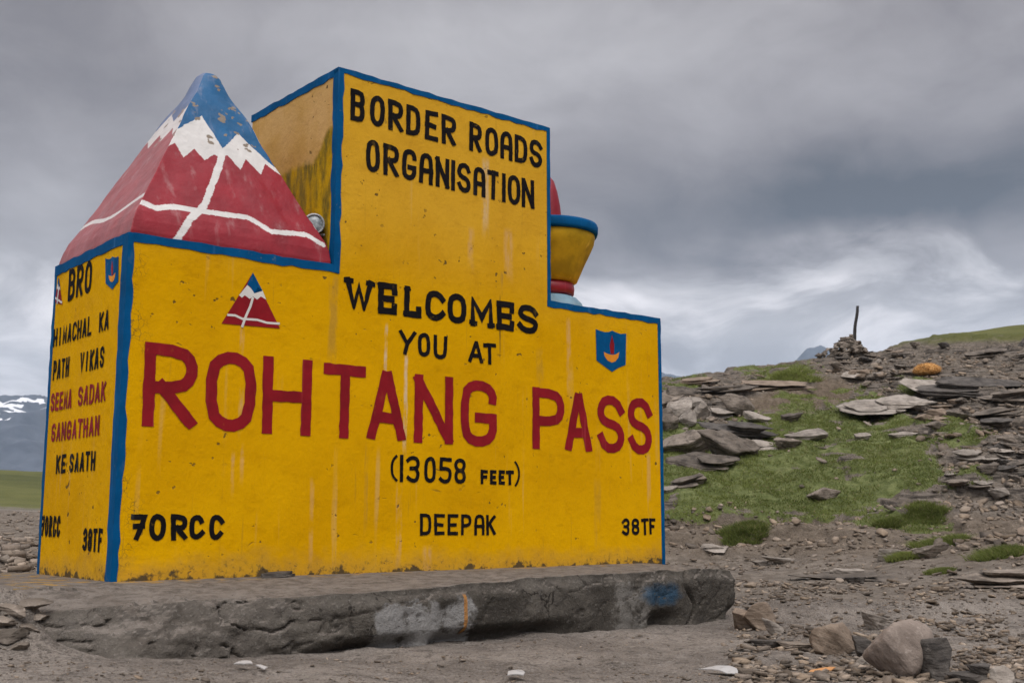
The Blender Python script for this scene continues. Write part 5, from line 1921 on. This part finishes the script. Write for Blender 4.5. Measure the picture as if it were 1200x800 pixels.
slabs = []
while len(slabs) < 265 and tries < 20000:
    tries += 1
    a, c_ = rs.uniform(765, 1290), rs.uniform(404, 640)
    if rs.random() > region_density(a, c_) / 1.6 or not free_spot(a, c_):
        continue
    p, d = ground_hit(a, c_, 12, 70)
    if d > 58 or (c_ > 585 and (a < 1120 or rs.random() < .6)):
        continue
    sz_ = rs.uniform(.30, .70) * (1.4 if rs.random() < .15 else 1)
    if a > 1000:
        sz_ *= .78
    slabs.append((p, sz_ * .9, rs.uniform(-.6, .6), rs.uniform(-.16, .1), rs.uniform(.12, .50), rs.randrange(12), rs.random()))
mats_s = (M_slate, M_slate, M_slate, M_pale, M_dark, M_brown)
first = {}
for (p, s_, yw, tx, ty, k, mk_) in slabs:
    mi = int(mk_ * 6)
    me_s = first.get((k, mi))
    if me_s is None:
        me_s = PROTO[k].copy()
        me_s.materials.clear()
        me_s.materials.append(mats_s[mi])
        first[(k, mi)] = me_s
    o = bpy.data.objects.new('slate_fragment', me_s)
    COL.objects.link(o)
    o.location = (p[0], p[1], p[2] - 0.03)
    o.scale = (s_, s_, s_)
    o.rotation_euler = (ty, tx, yw)
    tag(o, 'angular slate fragment strewn over the stony hillside', 'stone', 'slate fragments strewn over the hillside')

# ------------------------------------------------------------------ gravel: everything smaller, as one mass
SMALL = []
for i in range(10):
    rnd = random.Random(700 + i)
    bm = bmesh.new()
    if i % 3 == 0:
        add_hull(bm, hull_points(rnd, 1.0, rnd.uniform(.6, .95), rnd.uniform(.3, .6), 9, False))
    else:
        tmp_ = plates(700 + i, 1.0, rnd.uniform(.45, .95), rnd.uniform(.08, .22), 1, 6, .15)
        bm.from_mesh(tmp_)
    bmesh.ops.triangulate(bm, faces=bm.faces[:])
    bmesh.ops.recalc_face_normals(bm, faces=bm.faces[:])
    bm.verts.index_update()
    SMALL.append((np.array([v.co[:] for v in bm.verts]), np.array([[v.index for v in f_.verts] for f_ in bm.faces])))
    bm.free()
gv, gf, gc = [], [], []
off = 0


def scatter(xs, ys, sizes, tone_lo=.55, tone_hi=1.35, warm=0.06, sink=.12, slope=0.0):
    global off
    hs_ = height(xs, ys)
    n_ = len(xs)
    for i in range(n_):
        v_, f_ = SMALL[RNG.integers(len(SMALL))]
        a, tx, ty = RNG.uniform(0, 6.28), RNG.normal(0, .18), RNG.normal(0, .18)
        ca, sa = math.cos(a), math.sin(a)
        q = v_ * sizes[i]
        x_, y_, z_ = q[:, 0], q[:, 1], q[:, 2]
        z_ = z_ + x_ * tx + y_ * ty
        yr_ = x_ * sa + y_ * ca
        gv.append(np.stack([x_ * ca - y_ * sa + xs[i], yr_ + ys[i], z_ + yr_ * slope + hs_[i] + sizes[i] * sink], -1))
        gf.append(f_ + off)
        t = RNG.uniform(tone_lo, tone_hi)
        wv = RNG.uniform(-.02, warm)
        gc.append(np.tile((t * (1 + wv), t, t * (1 - wv * 1.4)), (len(v_), 1)))
        off += len(v_)


def pix_samples(n_, x0, x1, y0, y1, dens):
    """ground points whose pixels fill a region evenly"""
    xs, ys = [], []
    a = RNG.uniform(x0, x1, n_)
    c_ = RNG.uniform(y0, y1, n_)
    d = np.exp(np.linspace(math.log(3.8), math.log(60), 260))
    for i in range(n_):
        if dens is not None and RNG.random() > dens(a[i], c_[i]):
            continue
        r = ray_np(a[i], c_[i])
        hr_ = math.hypot(r[0], r[1])
        t = d / hr_
        X, Yv = r[0] * t, r[1] * t
        hh_ = base_height(X, Yv) + .02
        ok = hh_ >= CAM_Z + r[2] * t
        if not ok.any():
            continue
        k = int(np.argmax(ok))
        xs.append(X[k] + RNG.normal(0, .02 * d[k] / 5))
        ys.append(Yv[k] + RNG.normal(0, .03 * d[k] / 5))
    return np.array(xs), np.array(ys)


# hillside scree
xs, ys = pix_samples(26000, 740, 1330, 404, 640, lambda a, c_: region_density(a, c_) / 1.6)
scatter(xs, ys, np.clip(RNG.lognormal(-2.15, .5, len(xs)), .04, .34), .5, 1.4, .09, .14, .33)
# stones of the bank and the track
xs, ys = pix_samples(3200, 760, 1330, 600, 705, lambda a, c_: .35 + .65 * (vnoise(a / 40, c_ / 12, 8) > .5))
scatter(xs, ys, np.clip(RNG.lognormal(-2.9, .5, len(xs)), .02, .17), .7, 1.45)
# splintered slate on the near right
xs, ys = pix_samples(9000, 860, 1330, 688, 815, lambda a, c_: .2 + .8 * (vnoise(a / 50, c_ / 16, 18) > .45))
scatter(xs, ys, np.clip(RNG.lognormal(-3.5, .6, len(xs)), .010, .11), .5, 1.5, .07, .10)
# grit in front of the plinth
xs, ys = pix_samples(5000, -120, 900, 735, 830, lambda a, c_: .15 + .85 * (vnoise(a / 60, c_ / 14, 28) > .55))
scatter(xs, ys, np.clip(RNG.lognormal(-4.6, .6, len(xs)), .005, .045), .5, 1.6, .07)
# rubble on the left and the stony flat behind
xs, ys = pix_samples(2600, -160, 130, 690, 790, None)
scatter(xs, ys, np.clip(RNG.lognormal(-3.8, .7, len(xs)), .01, .12), .5, 1.2)
xs, ys = pix_samples(2600, -160, 60, 598, 690, None)
scatter(xs, ys, np.clip(RNG.lognormal(-2.7, .6, len(xs)), .02, .40), .8, 1.7, .04)
u_, v__ = None, None
GV, GC = np.vstack(gv), np.vstack(gc)
GF = np.vstack(gf)
# keep the mass clear of plinth and monument
lu, lv = to_local(GV[:, 0], GV[:, 1])
bad = (lu > -0.75) & (lu < 4.4) & (lv > -1.2) & (lv < 1.5)
fk = ~bad[GF].any(1)
gme = np_mesh('gravel', GV, GF[fk], {'tone': GC})
gro = link('gravel', gme, M_grav)
tag(gro, 'loose gravel and slate chips spread over the ground and hillside', 'gravel', kind='stuff')

# ------------------------------------------------------------------ grass
m, nt, b = new_mat('grass_blade')
vc_ = nt.n('ShaderNodeVertexColor', layer_name='tone').outputs[0]
nt.put(b.inputs['Base Color'], vc_)
b.inputs['Roughness'].default_value = 0.75
b.inputs['Specular IOR Level'].default_value = 0.2
tl = nt.n('ShaderNodeBsdfTranslucent')
nt.L.new(vc_, tl.inputs[0])
mx_ = nt.n('ShaderNodeMixShader')
mx_.inputs[0].default_value = 0.45
nt.L.new(b.outputs[0], mx_.inputs[1])
nt.L.new(tl.outputs[0], mx_.inputs[2])
nt.L.new(mx_.outputs[0], m.node_tree.nodes['Material Output'].inputs[0])
M_blade = m
link('dry_blades', np_mesh('dry_blades', orange_blades[0], orange_blades[1], {'tone': orange_blades[2]}), M_blade, mo)


def blades(xs, ys, zs, hmean, wmean, seed, spread=0.05, per=3):
    rg = np.random.default_rng(seed)
    n_ = len(xs) * per
    X = np.repeat(xs, per) + rg.normal(0, spread, n_)
    Yv = np.repeat(ys, per) + rg.normal(0, spread, n_)
    Z = np.repeat(zs, per)
    h_ = hmean * rg.uniform(.5, 1.4, n_)
    w_ = wmean * rg.uniform(.6, 1.4, n_)
    a = rg.uniform(0, math.pi, n_)
    lx, ly = rg.normal(0, 1.2, n_) * h_, rg.normal(0, 1.2, n_) * h_
    v0 = np.stack([X - np.cos(a) * w_ / 2, Yv - np.sin(a) * w_ / 2, Z - .02], -1)
    v1 = np.stack([X + np.cos(a) * w_ / 2, Yv + np.sin(a) * w_ / 2, Z - .02], -1)
    v2 = np.stack([X + lx, Yv + ly, Z + h_], -1)
    vs = np.stack([v0, v1, v2], 1).reshape(-1, 3)
    fs = np.arange(n_ * 3).reshape(-1, 3)
    t = rg.uniform(0, 1, n_)
    big = fbm(X * .6, Yv * .6, 3, 71)
    c0 = np.array([.085, .110, .028])
    c1 = np.array([.225, .258, .072])
    c2 = np.array([.22, .20, .09])
    k = np.clip(t * .6 + (big - .35) * 1.1, 0, 1)[:, None]
    c_ = c0 * (1 - k) + c1 * k
    dry = (rg.uniform(0, 1, n_) < .08)[:, None]
    c_ = np.where(dry, c2, c_)
    return vs, fs, np.repeat(c_, 3, 0)


# turf: points on the ground wherever the cover mask is green
N = 150000
rr_ = np.sqrt(RNG.uniform(18.0 ** 2, 50.0 ** 2, N))
aa_ = RNG.uniform(R(4), R(30), N)
tx_, ty_ = rr_ * np.sin(aa_), rr_ * np.cos(aa_)
th_ = base_height(tx_, ty_)
gmk = gmask(tx_, ty_, height(tx_, ty_))
keep = gmk * sstep(fbm(tx_ * 1.7, ty_ * 1.7, 4, 131), 0.25, 0.42) > RNG.uniform(.2, .95, N)
tx_, ty_ = tx_[keep], ty_[keep]
tz_ = height(tx_, ty_)
vs, fs, cs_ = blades(tx_, ty_, tz_, .032, .022, 801, .07, 6)
turf = link('grass', np_mesh('grass', vs, fs, {'tone': cs_}), M_blade)
tag(turf, 'short green turf growing on the hillside right of the monument', 'grass', kind='stuff')

for i, (lab, a, c_, wp, hp) in enumerate((
        ('dark green grass tuft on the bank between two smaller tufts, largest of the bank', 1103, 642, 46, 15),
        ('bright green grass tuft at the right edge of the bank', 1180, 652, 44, 15),
        ('small round grass tuft on bare earth left of the biggest tuft', 1044, 619, 20, 11),
        ('flat grass tuft above the biggest tuft of the bank', 1086, 612, 36, 11),
        ('grass tuft between the two square stones above the bedrock slab', 1064, 655, 22, 11),
        ('dark green grass tuft alone on the bank near the monument', 873, 628, 42, 13),
        ('tiny grass tuft below the square grey block', 1106, 672, 18, 7),
        ('yellow green grass tuft on the skyline left of the cairn', 918, 446, 60, 14))):
    p, d = ground_hit(a, c_)
    rg = np.random.default_rng(900 + i)
    n_ = 1500
    q = rg.normal(0, 1, (n_, 2))
    q /= np.maximum(1, np.linalg.norm(q, axis=1) / 1.6)[:, None]
    wid = wp / FPX * d / 2.7
    an_ = np.arctan2(q[:, 1], q[:, 0])
    q = q * (.45 + 1.1 * fbm(np.cos(an_) * 1.6 + 5 * i, np.sin(an_) * 1.6, 4, 150 + i))[:, None]
    hp = hp * .62
    X, Yv = p[0] + q[:, 0] * wid, p[1] + q[:, 1] * wid * .9 + .1
    lump = .1 + 1.6 * fbm(X * 4.5, Yv * 4.5, 3, 140 + i)
    dome = np.exp(-(q ** 2).sum(1) / 1.5) * lump
    Z = height(X, Yv) + dome * hp / FPX * d * .55
    vs, fs, cs_ = blades(X, Yv, Z, hp / FPX * d * .6, .018 * d / 20, 950 + i, .03, 3)
    cs_ = cs_ * (.7 + .7 * np.repeat(np.repeat(fbm(X * 6, Yv * 6, 2, 160 + i), 3), 3))[:, None]
    vs = vs - np.array([p[0], p[1], p[2]])
    o = link('grass_tuft', np_mesh('grass_tuft', vs, fs, {'tone': cs_}), M_blade)
    o.location = tuple(p)
    tag(o, lab, 'grass tuft', 'grass tufts on the bank')

# ------------------------------------------------------------------ litter in the foreground
m, nt, b = new_mat('white_scrap')
nt.put(b.inputs['Base Color'], nt.mix(nt.noise(obj_co(nt), 6, 4), (0.46, 0.45, 0.45), (0.60, 0.59, 0.58)))
b.inputs['Roughness'].default_value = 0.6
M_scrap = m
b.inputs['Base Color'].links[0].from_node.inputs[6].default_value = (0.30, 0.29, 0.28, 1)
b.inputs['Base Color'].links[0].from_node.inputs[7].default_value = (0.44, 0.43, 0.42, 1)


def scrap(label, a, c_, outline, mat, seed, name='scrap', thick=0.004, curl=0.02):
    p, d = ground_hit(a, c_, 3.2)
    s_ = d / FPX
    bm = bmesh.new()
    vs = [bm.verts.new((ox * s_, oy * s_ * 2.2, 0)) for ox, oy in outline]
    f_ = bm.faces.new(vs)
    r2 = bmesh.ops.extrude_face_region(bm, geom=[f_])
    for g in r2['geom']:
        if isinstance(g, bmesh.types.BMVert):
            g.co.z += thick
    bmesh.ops.triangulate(bm, faces=bm.faces[:])
    bmesh.ops.subdivide_edges(bm, edges=bm.edges[:], cuts=2)
    rnd = random.Random(seed)
    k = rnd.uniform(0, 6)
    for v in bm.verts:
        v.co.z += curl * (math.sin(v.co.x / s_ / 9 + k) + math.cos(v.co.y / s_ / 11)) * .5 + curl * .6
    o = link(name, bm_mesh(name, bm), mat)
    o.location = (p[0], p[1], p[2])
    o.rotation_euler = (0.15, 0, 0)
    return tag(o, label, 'scrap')


scrap('wedge shaped pale grey scrap lying in the dirt near the bottom edge', 844, 790, [(-22, 6), (-8, 7), (12, 2), (18, -1), (18, -8), (4, -8), (-4, -3)], M_scrap, 1)
scrap('small torn orange scrap on the dirt left of the big tan boulder', 962, 790, [(-15, -2), (-8, 4), (4, 4), (16, 0), (10, -3)],
      paint_mat('orange_scrap', (0.50, 0.25, 0.10), .2, (.3, .2, .1)), 2)
scrap('small white paper bit on the dirt below the whitewashed plinth', 605, 796, [(-10, -3), (-9, 4), (6, 5), (10, 0), (8, -4)], M_scrap, 3)
scrap('flat white chip left of another in the dirt below the plinth\'s left half', 285, 785, [(-10, -1), (-6, 3), (7, 3), (11, -1), (2, -3)], M_scrap, 4)
scrap('narrow white chip right of another in the dirt below the plinth\'s left half', 306, 786, [(-6, 0), (-2, 3), (7, 1), (5, -3)], M_scrap, 5)
# flake of old paper and a broken sheet at the foot of the wall
pf = P0 + U * 0.98 + V * -0.10
fl_me = plates(64, 0.30, 0.13, 0.04, 3, 16)
fo = link('flake', fl_me, M_dark)
fo.location = (pf[0], pf[1], BASE_Z + 0.005)
fo.rotation_euler = (0, 0, YAW)
tag(fo, 'dark broken flake lying on the plinth at the foot of the yellow wall', 'flake')
